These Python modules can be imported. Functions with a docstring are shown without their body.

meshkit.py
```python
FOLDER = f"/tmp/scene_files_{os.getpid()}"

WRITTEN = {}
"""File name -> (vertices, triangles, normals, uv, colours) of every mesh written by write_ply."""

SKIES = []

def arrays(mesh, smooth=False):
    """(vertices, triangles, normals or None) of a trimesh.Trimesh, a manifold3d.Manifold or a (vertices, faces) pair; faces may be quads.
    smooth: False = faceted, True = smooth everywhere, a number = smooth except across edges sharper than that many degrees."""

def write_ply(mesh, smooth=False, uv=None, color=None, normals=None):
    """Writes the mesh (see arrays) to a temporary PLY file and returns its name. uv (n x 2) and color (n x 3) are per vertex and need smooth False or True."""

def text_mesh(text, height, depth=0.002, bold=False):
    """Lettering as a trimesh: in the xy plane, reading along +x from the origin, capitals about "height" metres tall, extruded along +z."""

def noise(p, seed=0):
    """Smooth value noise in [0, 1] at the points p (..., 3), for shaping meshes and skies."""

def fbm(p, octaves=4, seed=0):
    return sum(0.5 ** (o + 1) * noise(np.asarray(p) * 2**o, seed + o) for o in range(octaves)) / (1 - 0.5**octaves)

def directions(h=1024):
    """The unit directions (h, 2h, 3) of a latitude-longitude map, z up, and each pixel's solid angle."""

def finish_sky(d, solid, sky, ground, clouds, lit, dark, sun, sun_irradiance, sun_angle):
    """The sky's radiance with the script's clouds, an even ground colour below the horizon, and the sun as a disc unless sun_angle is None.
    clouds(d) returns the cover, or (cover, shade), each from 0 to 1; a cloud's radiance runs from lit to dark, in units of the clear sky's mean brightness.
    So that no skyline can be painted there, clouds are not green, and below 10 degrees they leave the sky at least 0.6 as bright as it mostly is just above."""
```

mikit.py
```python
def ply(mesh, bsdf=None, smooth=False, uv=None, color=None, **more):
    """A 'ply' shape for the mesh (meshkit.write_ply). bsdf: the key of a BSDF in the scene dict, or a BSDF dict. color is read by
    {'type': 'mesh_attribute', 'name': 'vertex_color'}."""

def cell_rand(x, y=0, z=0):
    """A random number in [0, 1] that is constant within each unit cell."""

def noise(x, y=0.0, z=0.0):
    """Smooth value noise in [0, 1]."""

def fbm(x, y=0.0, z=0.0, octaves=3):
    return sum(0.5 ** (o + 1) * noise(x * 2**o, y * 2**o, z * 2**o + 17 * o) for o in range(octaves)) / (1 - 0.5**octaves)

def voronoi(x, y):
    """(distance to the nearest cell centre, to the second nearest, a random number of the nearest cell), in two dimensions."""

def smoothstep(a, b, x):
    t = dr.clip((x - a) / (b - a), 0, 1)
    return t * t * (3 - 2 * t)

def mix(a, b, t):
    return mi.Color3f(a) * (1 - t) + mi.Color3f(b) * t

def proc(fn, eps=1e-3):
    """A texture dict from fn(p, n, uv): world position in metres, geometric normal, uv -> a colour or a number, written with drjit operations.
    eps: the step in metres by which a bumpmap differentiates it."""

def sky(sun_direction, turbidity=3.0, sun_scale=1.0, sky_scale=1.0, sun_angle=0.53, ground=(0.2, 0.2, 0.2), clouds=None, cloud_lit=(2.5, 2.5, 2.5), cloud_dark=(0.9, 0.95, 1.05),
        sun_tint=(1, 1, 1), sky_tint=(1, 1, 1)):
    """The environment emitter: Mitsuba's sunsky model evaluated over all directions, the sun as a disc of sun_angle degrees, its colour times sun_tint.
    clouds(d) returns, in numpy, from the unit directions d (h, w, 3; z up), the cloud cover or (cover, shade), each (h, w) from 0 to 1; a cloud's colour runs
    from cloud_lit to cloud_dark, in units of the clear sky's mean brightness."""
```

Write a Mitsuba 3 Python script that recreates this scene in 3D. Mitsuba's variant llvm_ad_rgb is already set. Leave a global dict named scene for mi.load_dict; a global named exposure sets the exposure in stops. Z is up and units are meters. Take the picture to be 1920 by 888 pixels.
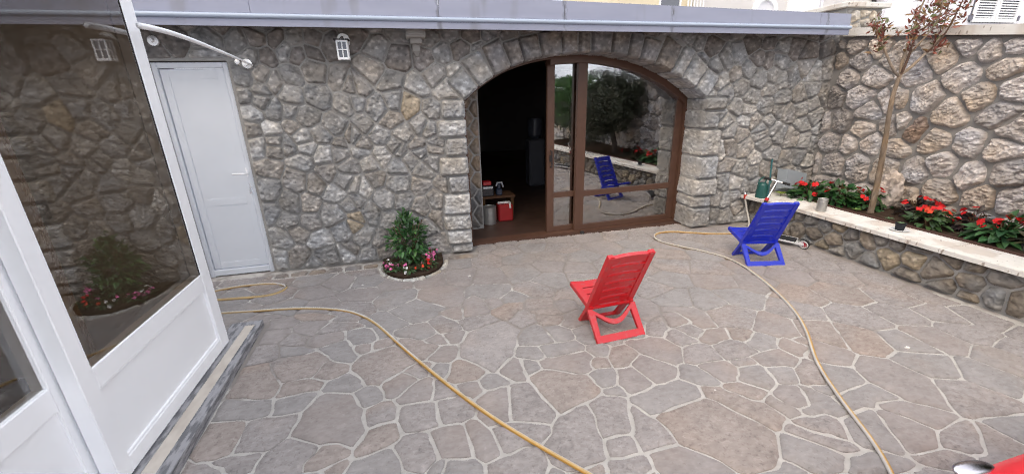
import math, random
import numpy as np, trimesh, shapely, shapely.affinity, drjit as dr, mitsuba as mi, mikit, meshkit
from shapely.geometry import Polygon, box as sbox, MultiPolygon, Point, LineString
from shapely.ops import unary_union
from scipy.spatial import Delaunay, Voronoi
from scipy.interpolate import PchipInterpolator, CubicSpline
T = mi.ScalarTransform4f
rng = np.random.default_rng(7)
scene, labels = {}, {}

# ---------------------------------------------------------------- camera, sky, exposure
YAW, PITCH, ROLL, FOC = 0.230533, 0.330825, -0.0250596, 767.537
EYE = np.array([0.0, -4.18977, 1.6])
_f = np.array([math.sin(YAW)*math.cos(PITCH), math.cos(YAW)*math.cos(PITCH), -math.sin(PITCH)])
_r = np.array([math.cos(YAW), -math.sin(YAW), 0.0]); _u = np.cross(_r, _f)
_up = -_r*math.sin(ROLL) + _u*math.cos(ROLL)
scene['camera'] = {'type': 'perspective', 'fov': math.degrees(2*math.atan(960/FOC)), 'fov_axis': 'x', 'near_clip': 0.02, 'far_clip': 3000.0,
                   'to_world': T().look_at(origin=EYE.tolist(), target=(EYE+_f).tolist(), up=_up.tolist())}

def cloud_cover(d):
    q = d / np.maximum(d[..., 2:3], 0.06)
    n = meshkit.fbm(np.stack([q[..., 0]*0.7, q[..., 1]*1.6, q[..., 2]*0], -1), 4, seed=3)
    return np.ones(d.shape[:2]), np.clip((n-0.42)*1.7, 0, 1)*0.75
scene['sky'] = mikit.sky([-0.5, -0.55, 0.75], turbidity=3, sun_scale=0.2, sun_angle=40, clouds=cloud_cover, cloud_lit=(2.42, 2.5, 2.68), cloud_dark=(1.3, 1.38, 1.55))
exposure = 2.88

# ---------------------------------------------------------------- materials (one scene entry each)
def tex(fn): return mikit.proc(fn)
def two(d): return {'type': 'twosided', 'b': d}
def prin(color, rough=0.6, spec=0.4, **k):
    if isinstance(color, tuple): color = {'type': 'rgb', 'value': list(color)}
    return two({'type': 'principled', 'base_color': color, 'roughness': rough, 'specular': spec, **k})
def bump(color, fn, scale, rough=0.85, spec=0.25, eps=1e-3, **k):
    if isinstance(color, tuple): color = {'type': 'rgb', 'value': list(color)}
    return two({'type': 'bumpmap', 'tex': mikit.proc(fn, eps), 'scale': scale, 'n': {'type': 'principled', 'base_color': color, 'roughness': rough, 'specular': spec, **k}})
VC = {'type': 'mesh_attribute', 'name': 'vertex_color'}
grain = lambda p, n, uv: mikit.fbm(p.x*55, p.y*55, p.z*55, 3)
fine = lambda p, n, uv: mikit.fbm(p.x*140, p.y*140, p.z*140, 2)
M = {}
def mat(name, d): scene[name] = d; M[name] = name
mat('m_stone', bump(VC, lambda p, n, uv: mikit.fbm(p.x*30, p.y*30, p.z*30, 4), 0.032, rough=0.9, spec=0.2))
def slab_bsdf(c, off):
    def col(p, n, uv):
        x, y = p.x+off, p.y-off*0.7
        big = mikit.fbm(x*7, y*7, 0, 3); small = mikit.fbm(x*38+2*big, y*62, off, 3); pit = mikit.noise(x*120, y*120, off)
        k = 0.80+0.22*big+0.30*(small-0.5)*1.4-0.16*mikit.smoothstep(0.74, 0.86, pit)+0.10*mikit.smoothstep(0.72, 0.84, mikit.noise(x*75, y*95, off+3))
        warm = mikit.smoothstep(0.5, 0.72, mikit.fbm(x*2.3+4, y*2.3, off, 3))
        return mikit.mix(c, (c[0]*1.05, c[1]*0.995, c[2]*0.95), warm)*k
    return bump(tex(col), lambda p, n, uv: mikit.fbm(p.x*26+off, p.y*40, p.z*9, 4), 0.012, rough=0.8, spec=0.3)
SLABS_M = {'m': [('m_slab_mauve', (0.308, 0.279, 0.269)), ('m_slab_grey', (0.302, 0.280, 0.272)), ('m_slab_rose', (0.308, 0.275, 0.263))], 't': [('m_slab_tan', (0.315, 0.270, 0.247))], 'l': [('m_slab_pale', (0.335, 0.305, 0.295))]}
for i_, (nm_, c_) in enumerate(sum(SLABS_M.values(), [])): mat(nm_, slab_bsdf(c_, 1.7*i_))
mat('m_vc', prin(VC, 0.7, 0.3))
mat('m_gloss', two({'type': 'principled', 'base_color': VC, 'roughness': 0.34, 'specular': 0.6, 'clearcoat': 0.35, 'clearcoat_gloss': 0.7}))
def plastic(c):
    scuff = lambda p, n, uv: mikit.mix(c, (c[0]*0.85+0.035, c[1]*0.85+0.035, c[2]*0.85+0.035), mikit.smoothstep(0.52, 0.75, mikit.fbm(p.x*45, p.y*45, p.z*20, 4)))
    return two({'type': 'bumpmap', 'tex': mikit.proc(lambda p, n, uv: mikit.fbm(p.x*70, p.y*70, p.z*70, 3)), 'scale': 0.0010, 'n': {'type': 'roughplastic', 'diffuse_reflectance': tex(scuff), 'int_ior': 1.62, 'alpha': 0.16, 'nonlinear': False}})
mat('m_redplastic', plastic((0.58, 0.014, 0.020)))
mat('m_blueplastic', plastic((0.010, 0.026, 0.50)))
mat('m_leaf', two({'type': 'principled', 'base_color': VC, 'roughness': 0.42, 'specular': 0.45}))
mat('m_petal', prin(VC, 0.6, 0.3))
mat('m_mortar', bump(tex(lambda p, n, uv: mikit.mix((0.285, 0.277, 0.268), (0.38, 0.37, 0.355), mikit.fbm(p.x*9, p.y*9, p.z*9, 3))), grain, 0.012, rough=0.95, spec=0.15))
mat('m_mortar_grey', bump(tex(lambda p, n, uv: mikit.mix((0.235, 0.222, 0.21), (0.32, 0.305, 0.29), mikit.fbm(p.x*9, p.y*9, p.z*9, 3))), grain, 0.012, rough=0.95, spec=0.15))
def joint_colour(p, n, uv):
    clean = mikit.fbm(p.x*14, p.y*14, 0, 3)
    dirt = mikit.fbm(p.x*1.7+5, p.y*1.7, 3, 3)
    region = mikit.smoothstep(-1.3, -2.1, p.y + 0.35*mikit.fbm(p.x*3, p.y*3, 1, 2))*0.55 + mikit.smoothstep(2.3, 0.8, p.x)*0.2
    k = mikit.smoothstep(0.42, 0.58, clean*0.35 + region*0.72 + (0.5-dirt)*0.5 + 0.14)
    return mikit.mix((0.265, 0.238, 0.222), mikit.mix((0.40, 0.38, 0.355), (0.53, 0.505, 0.475), clean), k*(0.72+0.28*mikit.noise(p.x*60, p.y*60, 4)))
mat('m_joint', bump(tex(joint_colour), grain, 0.012, rough=0.95, spec=0.15))
mat('m_soil', bump(tex(lambda p, n, uv: mikit.mix((0.022, 0.015, 0.011), (0.075, 0.05, 0.036), mikit.fbm(p.x*30, p.y*30, p.z*30, 3))), grain, 0.03, rough=1.0, spec=0.1))
mat('m_ground', bump(tex(lambda p, n, uv: mikit.mix((0.16, 0.15, 0.13), (0.26, 0.24, 0.21), mikit.fbm(p.x*2, p.y*2, 0, 3))), grain, 0.01, rough=0.95))
mat('m_white', bump(tex(lambda p, n, uv: mikit.mix((0.80, 0.81, 0.84), (0.85, 0.855, 0.87), mikit.fbm(p.x*3, p.y*3, p.z*3, 3))), fine, 0.0002, rough=0.32, spec=0.5))
mat('m_doorwhite', bump(tex(lambda p, n, uv: mikit.mix((0.61, 0.645, 0.70), (0.66, 0.69, 0.745), mikit.fbm(p.x*4, p.y*4, p.z*4, 3))), fine, 0.0003, rough=0.38, spec=0.45))
def fascia_colour(p, n, uv):
    streak = mikit.smoothstep(0.60, 0.80, mikit.fbm(p.x*9, 0, p.z*1.2, 3))*mikit.smoothstep(0.35, 0.7, mikit.noise(p.x*1.3, 2, 0))
    base = mikit.mix((0.235, 0.25, 0.335), (0.285, 0.302, 0.39), mikit.fbm(p.x*3, p.y*3, p.z*14, 3))
    wob = 0.03*mikit.noise(p.x*3, 1, p.z*22); drip = 0
    for sx_ in (0.33, 1.45, 2.55, 4.4): drip = drip+mikit.smoothstep(0.030, 0.006, dr.abs(p.x-sx_-wob+0.015))*mikit.smoothstep(0.25, 0.6, mikit.fbm(p.x*60, 0, p.z*16, 3))
    return mikit.mix(mikit.mix(base, (0.18, 0.18, 0.20), streak*0.5), (0.085, 0.08, 0.075), dr.minimum(drip, 1)*0.55)
mat('m_fascia', bump(tex(fascia_colour), fine, 0.0004, rough=0.45, spec=0.45))
mat('m_bead', prin((0.36, 0.42, 0.52), 0.4, 0.5))
mat('m_frame', bump(tex(lambda p, n, uv: mikit.mix((0.080, 0.040, 0.027), (0.105, 0.054, 0.036), mikit.fbm(p.x*6, p.y*6, p.z*6, 3))), fine, 0.0003, rough=0.45, spec=0.4))
mat('m_marble', bump(tex(lambda p, n, uv: mikit.mix((0.13, 0.13, 0.14), (0.30, 0.295, 0.31), mikit.smoothstep(0.3, 0.7, mikit.fbm(p.x*60, p.y*16, p.z*60, 4)))), fine, 0.002, rough=0.5, spec=0.4))
mat('m_stripe', bump(tex(lambda p, n, uv: mikit.mix((0.42, 0.37, 0.32), (0.58, 0.53, 0.47), mikit.fbm(p.x*22, p.y*12, 0, 4))), fine, 0.001, rough=0.6))
def coping_colour(p, n, uv):
    a = mikit.fbm(p.x*12, p.y*12, p.z*12, 4)
    s = mikit.smoothstep(0.55, 0.70, mikit.fbm(p.x*5+9, p.y*5, 0, 4)); sp = mikit.smoothstep(0.70, 0.80, mikit.fbm(p.x*60, p.y*60, p.z*20, 2))
    return mikit.mix(mikit.mix(mikit.mix((0.60, 0.575, 0.535), (0.74, 0.72, 0.685), a), (0.46, 0.37, 0.30), s*0.5), (0.20, 0.14, 0.10), sp*0.7)
mat('m_coping', bump(tex(coping_colour), grain, 0.002, rough=0.7))
mat('m_dark', prin((0.035, 0.032, 0.034), 0.8, 0.2))
mat('m_plaster', prin((0.16, 0.145, 0.135), 0.9, 0.1))
mat('m_tilefloor', bump(tex(lambda p, n, uv: mikit.mix((0.055, 0.032, 0.025), (0.085, 0.05, 0.038), mikit.fbm(p.x*6, p.y*6, 0, 3))), fine, 0.0005, rough=0.5))
mat('m_chrome', two({'type': 'roughconductor', 'material': 'Cr', 'alpha': 0.06}))
mat('m_steel', two({'type': 'roughconductor', 'material': 'Al', 'alpha': 0.22}))
mat('m_tin', two({'type': 'bumpmap', 'tex': mikit.proc(fine), 'scale': 0.0006, 'n': {'type': 'principled', 'base_color': {'type': 'rgb', 'value': [0.45, 0.44, 0.42]}, 'metallic': 0.75, 'roughness': 0.42}}))
mat('m_solarglass', {'type': 'thindielectric', 'int_ior': 3.3, 'specular_transmittance': {'type': 'rgb', 'value': [0.14, 0.135, 0.14]}})
mat('m_verandaglass', {'type': 'thindielectric', 'int_ior': 1.8, 'specular_transmittance': {'type': 'rgb', 'value': [0.42, 0.36, 0.29]}})
mat('m_clearsheet', {'type': 'thindielectric', 'int_ior': 1.22, 'specular_transmittance': {'type': 'rgb', 'value': [0.93, 0.95, 0.97]}})
mat('m_lampglass', two({'type': 'principled', 'base_color': {'type': 'rgb', 'value': [0.13, 0.14, 0.17]}, 'roughness': 0.15, 'specular': 0.6}))
mat('m_brownwall', prin((0.15, 0.10, 0.07), 0.9, 0.1))
mat('m_beige', prin((0.42, 0.31, 0.21), 0.9, 0.1))
def plaster(a, b): return bump(tex(lambda p, n, uv: mikit.mix(a, b, mikit.fbm(p.x*1.5, p.y*1.5, p.z*1.5, 4))), grain, 0.003, rough=0.95, spec=0.1)
mat('m_cream', plaster((0.66, 0.58, 0.42), (0.74, 0.66, 0.50)))
mat('m_greyhouse', plaster((0.62, 0.60, 0.60), (0.70, 0.68, 0.67)))
mat('m_whitehouse', plaster((0.74, 0.74, 0.80), (0.82, 0.82, 0.87)))
mat('m_redpaint', two({'type': 'principled', 'base_color': {'type': 'rgb', 'value': [0.62, 0.012, 0.025]}, 'roughness': 0.3, 'specular': 0.5, 'clearcoat': 0.6, 'clearcoat_gloss': 0.9}))
mat('m_bark', bump(VC, lambda p, n, uv: mikit.fbm(p.x*90, p.y*90, p.z*25, 3), 0.008, rough=0.9, spec=0.15))

# ---------------------------------------------------------------- helpers
def numbered(key):
    if key not in scene and key not in labels and not any(k.startswith(key+'__') for k in scene): return key
    i = 1
    while f'{key}_{i:03d}' in scene or f'{key}_{i:03d}' in labels: i += 1
    return f'{key}_{i:03d}'
_count = {}
def fresh(key):
    n = _count.get(key, -1)+1; _count[key] = n
    return key if n == 0 else f'{key}_{n:03d}'
def put(key, mesh, m, smooth=False, color=None, **k):
    """one entry of the scene under the next free number of key"""
    key = fresh(key)
    if color is not None:
        if smooth is not True and smooth is not False:
            a = meshkit.arrays(mesh, smooth); mesh, smooth = trimesh.Trimesh(a[0], a[1], process=False), True
        v = mesh.vertices if hasattr(mesh, 'vertices') else mesh[0]
        c = np.asarray(color, float)
        if c.ndim == 1: c = np.tile(c, (len(v), 1))
        scene[key] = mikit.ply(mesh, m, smooth=smooth, color=c, **k)
    else:
        scene[key] = mikit.ply(mesh, m, smooth=smooth, **k)
    return key
def tag(key, label=None, cat=None, group=None, kind=None):
    d = {}
    if label: d['label'] = label
    if cat: d['category'] = cat
    if group: d['group'] = group
    if kind: d['kind'] = kind
    labels[key] = d
    return key
def thing(key, label, cat, group=None):
    key = fresh(key); return tag(key, label, cat, group)
def cat_(ms): return trimesh.util.concatenate([m for m in ms if m is not None])
def bx(x0, x1, y0, y1, z0, z1, ch=0.0):
    """a box, its edges chamfered by ch"""
    if ch <= 0:
        m = trimesh.creation.box((x1-x0, y1-y0, z1-z0)); m.apply_translation([(x0+x1)/2, (y0+y1)/2, (z0+z1)/2]); return m
    pts = []
    for x in (x0, x1):
        for y in (y0, y1):
            for z in (z0, z1):
                sx, sy, sz = (1 if x == x0 else -1), (1 if y == y0 else -1), (1 if z == z0 else -1)
                pts += [(x+sx*ch, y+sy*ch, z), (x+sx*ch, y, z+sz*ch), (x, y+sy*ch, z+sz*ch)]
    return trimesh.convex.convex_hull(np.array(pts))
def extr(poly, depth, M4=None):
    polys = poly.geoms if hasattr(poly, 'geoms') else [poly]
    m = cat_([trimesh.creation.extrude_polygon(p, depth, engine='earcut') for p in polys if p.area > 1e-8])
    if M4 is not None: m.apply_transform(M4)
    return m
def frame4(o, U, V, N):
    m = np.eye(4); m[:3, 0], m[:3, 1], m[:3, 2], m[:3, 3] = U, V, N, o; return m
def tube(points, r, sides=10, caps=True):
    p = np.asarray(points, float); n = len(p); r = np.broadcast_to(np.asarray(r, float), (n,))
    t = np.gradient(p, axis=0); t /= np.linalg.norm(t, axis=1, keepdims=True)+1e-12
    a = np.cross(t[0], [0, 0, 1.0] if abs(t[0, 2]) < 0.9 else [1.0, 0, 0]); a /= np.linalg.norm(a)
    A = []
    for i in range(n):
        a = a - t[i]*np.dot(a, t[i]); a /= np.linalg.norm(a)+1e-12; A.append(a)
    A = np.array(A); B = np.cross(t, A); ang = np.arange(sides)*2*np.pi/sides
    v = (p[:, None]+r[:, None, None]*(np.cos(ang)[None, :, None]*A[:, None]+np.sin(ang)[None, :, None]*B[:, None])).reshape(-1, 3)
    i, j = np.meshgrid(np.arange(n-1), np.arange(sides), indexing='ij')
    q = np.stack([i*sides+j, i*sides+(j+1) % sides, (i+1)*sides+(j+1) % sides, (i+1)*sides+j], -1).reshape(-1, 4)
    f = np.vstack([q[:, [0, 1, 2]], q[:, [0, 2, 3]]])
    if caps:
        k = len(v); v = np.vstack([v, p[0], p[-1]]); j = np.arange(sides)
        f = np.vstack([f, np.stack([j*0+k, (j+1) % sides, j], 1), np.stack([j*0+k+1, (n-1)*sides+j, (n-1)*sides+(j+1) % sides], 1)])
    return trimesh.Trimesh(v, f, process=False)
def spline(pts, n=60):
    p = np.asarray(pts, float); s = np.concatenate([[0], np.cumsum(np.linalg.norm(np.diff(p, axis=0), axis=1))])
    return CubicSpline(s, p)(np.linspace(0, s[-1], n))
def lathe(profile, seg=28, at=(0, 0, 0)):
    pr = np.asarray(profile, float); ang = np.arange(seg)*2*np.pi/seg
    v = np.stack([pr[:, 0, None]*np.cos(ang), pr[:, 0, None]*np.sin(ang), np.repeat(pr[:, 1, None], seg, 1)], -1).reshape(-1, 3)
    i, j = np.meshgrid(np.arange(len(pr)-1), np.arange(seg), indexing='ij')
    q = np.stack([i*seg+j, i*seg+(j+1) % seg, (i+1)*seg+(j+1) % seg, (i+1)*seg+j], -1).reshape(-1, 4)
    return trimesh.Trimesh(v+np.array(at), np.vstack([q[:, [0, 1, 2]], q[:, [0, 2, 3]]]), process=False)
def move(m, M4): m = m.copy(); m.apply_transform(M4); return m
def rotz(a, o=(0, 0, 0)): return trimesh.transformations.translation_matrix(o) @ trimesh.transformations.rotation_matrix(a, [0, 0, 1])
def noise_col(v, tone, amp=0.25, f=14, seed=0, warm=1.0):
    n = meshkit.fbm(np.asarray(v)*f, 4, seed)-0.5
    w = meshkit.noise(np.asarray(v)*f*0.5, seed+9)-0.5
    k = meshkit.fbm(np.asarray(v)*f*2.6, 2, seed+3); fl = np.clip((k-0.60)*7, 0, 1)[:, None]; dk = np.clip((0.40-k)*7, 0, 1)[:, None]
    tone = np.asarray(tone)*(1+amp*2.4*fl-amp*1.3*dk)
    c = np.asarray(tone)*(1+2*amp*n[:, None])*(1+warm*np.array([0.10, 0.0, -0.14])*w[:, None]*2)
    return np.clip(c, 0.01, 0.95)
def rounded(poly, r): return poly.buffer(-r, join_style=2).buffer(r, quad_segs=3)

def stone(poly, H, fr, tone, rough=0.010, bev=0.02, res=0.014, back=0.02, freq=22.0, dome=0.0, tilt=0.1, amp=0.22, seed=0, warm=1.0, strata=0.0):
    """one stone: a rough face over the outline poly (u, v), its sides going back into the mortar. fr(u, v, h) -> xyz"""
    poly = poly.simplify(res*0.25)
    ext = poly.exterior; n = max(6, int(ext.length/res))
    ring = np.array([ext.interpolate(i/n, normalized=True).coords[0] for i in range(n)])
    if not ext.is_ccw: ring = ring[::-1]
    x0, y0, x1, y1 = poly.bounds
    gx, gy = np.meshgrid(np.arange(x0, x1, res), np.arange(y0, y1, res*0.87)); gx = gx+(np.arange(gx.shape[0]) % 2)[:, None]*res/2
    g = np.stack([gx.ravel(), gy.ravel()], 1)+rng.normal(0, res*0.12, (gx.size, 2))
    inside = shapely.contains_xy(poly.buffer(-res*0.5), g[:, 0], g[:, 1]); g = g[inside]
    p2 = np.vstack([ring, g]) if len(g) else np.vstack([ring, [[poly.centroid.x, poly.centroid.y]]])
    tri = Delaunay(p2).simplices
    c = p2[tri].mean(1); tri = tri[shapely.contains_xy(poly.buffer(res*0.05), c[:, 0], c[:, 1])]
    a = p2[tri]; s = (a[:, 1, 0]-a[:, 0, 0])*(a[:, 2, 1]-a[:, 0, 1])-(a[:, 1, 1]-a[:, 0, 1])*(a[:, 2, 0]-a[:, 0, 0])
    tri = tri[np.abs(s) > 1e-9]; s = s[np.abs(s) > 1e-9]; tri[s < 0] = tri[s < 0][:, ::-1]
    d = shapely.distance(shapely.points(p2), ext); d[:n] = 0
    k = np.clip(d/bev, 0, 1); k = np.sqrt(1-(1-k)**2)
    th = rng.normal(0.55, 0.35); ca, sa = math.cos(th), math.sin(th)
    q = np.stack([(p2[:, 0]*ca+p2[:, 1]*sa)*freq*(1-0.5*strata), (p2[:, 1]*ca-p2[:, 0]*sa)*freq*(1+0.7*strata), np.full(len(p2), seed*3.7)], 1)
    rid = 0.6*(1-np.abs(2*meshkit.fbm(q, 3, seed)-1))+0.4*(1-np.abs(2*meshkit.fbm(q*2.3, 2, seed+5)-1))
    cen = p2-[poly.centroid.x, poly.centroid.y]; tl = rng.normal(0, tilt, 2)
    h = k*(H+rough*(rid-0.55)*2+cen@tl*0.5)+dome*(1-np.exp(-d/(bev*2)))
    h = np.maximum(h, k*H*0.15)
    top = fr(p2[:, 0], p2[:, 1], h); rows = [top[:n]]; K = max(1, int(back/0.03))
    for j_ in range(1, K+1):
        rr_ = ring
        if K > 1: w_ = (meshkit.noise(np.c_[ring*18, np.full(n, j_*0.6+seed)], 3)-0.5)*0.012; cc_ = ring-[poly.centroid.x, poly.centroid.y]; rr_ = ring+cc_/np.linalg.norm(cc_, axis=1, keepdims=True)*w_[:, None]
        rows.append(fr(rr_[:, 0], rr_[:, 1], np.full(n, -back*j_/K)))
    v = np.vstack([top]+rows); o = len(top); i = np.arange(n); j = (i+1) % n; f = [tri]
    for j_ in range(K): a_ = o+n*j_; f += [np.stack([a_+i, a_+n+i, a_+j], 1), np.stack([a_+j, a_+n+i, a_+n+j], 1)]
    f = np.vstack(f)
    return trimesh.Trimesh(v, f, process=False), noise_col(v, tone, amp, 14, seed, warm)
def plane(o, U, V):
    o, U, V = np.asarray(o, float), np.asarray(U, float), np.asarray(V, float); N = np.cross(U, V)
    return lambda u, v, h: o+np.outer(u, U)+np.outer(v, V)+np.outer(h, N)
def cells(points, region, gap, rnd, amin=0.002, warp=0.0, jitter=None):
    """Voronoi stones of the points inside region, shrunk by gap, corners rounded"""
    pts = np.asarray(points, float); b = region.bounds; far = 40
    vor = Voronoi(np.vstack([pts, [[b[0]-far, 0], [b[2]+far, 0], [0, b[1]-far], [0, b[3]+far]]]))
    out = []
    for i in range(len(pts)):
        r = vor.regions[vor.point_region[i]]
        if -1 in r or len(r) < 3: continue
        vv = vor.vertices[r]
        if warp: vv = vv+warp*(np.stack([meshkit.noise(np.c_[vv*6, vv[:, :1]*0], 1), meshkit.noise(np.c_[vv*6, vv[:, :1]*0], 2)], 1)-0.5)
        c = Polygon(vv).buffer(0).intersection(region).buffer(-gap)
        for g in (c.geoms if hasattr(c, 'geoms') else [c]):
            g = rounded(g, rnd)
            for h in (g.geoms if hasattr(g, 'geoms') else [g]):
                if h.area > amin: out.append(Polygon(h.exterior))
    return out
def scatter(region, dist, seed, keep=()):
    r = np.random.default_rng(seed); x0, y0, x1, y1 = region.bounds; pts = [tuple(k) for k in keep]; new = []
    for _ in range(9000):
        p = (r.uniform(x0, x1), r.uniform(y0, y1))
        dd = dist*r.uniform(0.8, 1.2)
        if all((p[0]-a[0])**2+(p[1]-a[1])**2 > dd*dd for a in pts) and region.contains(Point(p)): pts.append(p); new.append(p)
    return new
def leaves(base, direc, up, L, W, droop=0.25):
    """leaf blades: folded along the midrib, tip drooping. arrays (n,3), (n,3), (n,3), (n,), (n,)"""
    d = direc/np.linalg.norm(direc, axis=1, keepdims=True); s = np.cross(d, up); s /= np.linalg.norm(s, axis=1, keepdims=True)+1e-9; u = np.cross(s, d)
    L, W = L[:, None], W[:, None]
    P = [base, base+d*L*0.38+s*W/2+u*W*0.16, base+d*L*0.42-u*W*0.02, base+d*L*0.38-s*W/2+u*W*0.16, base+d*L*0.75+s*W*0.36-u*L*droop*0.35, base+d*L*0.76-u*L*droop*0.45, base+d*L*0.75-s*W*0.36-u*L*droop*0.35, base+d*L-u*L*droop]
    v = np.stack(P, 1); n = len(base)
    f = np.array([[0, 1, 2], [0, 2, 3], [1, 4, 5], [1, 5, 2], [2, 5, 6], [2, 6, 3], [4, 7, 5], [5, 7, 6]])
    F = (f[None]+(np.arange(n)*8)[:, None, None]).reshape(-1, 3)
    return trimesh.Trimesh(v.reshape(-1, 3), F, process=False), 8
def unit(n, r): d = r.normal(size=(n, 3)); return d/np.linalg.norm(d, axis=1, keepdims=True)

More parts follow.
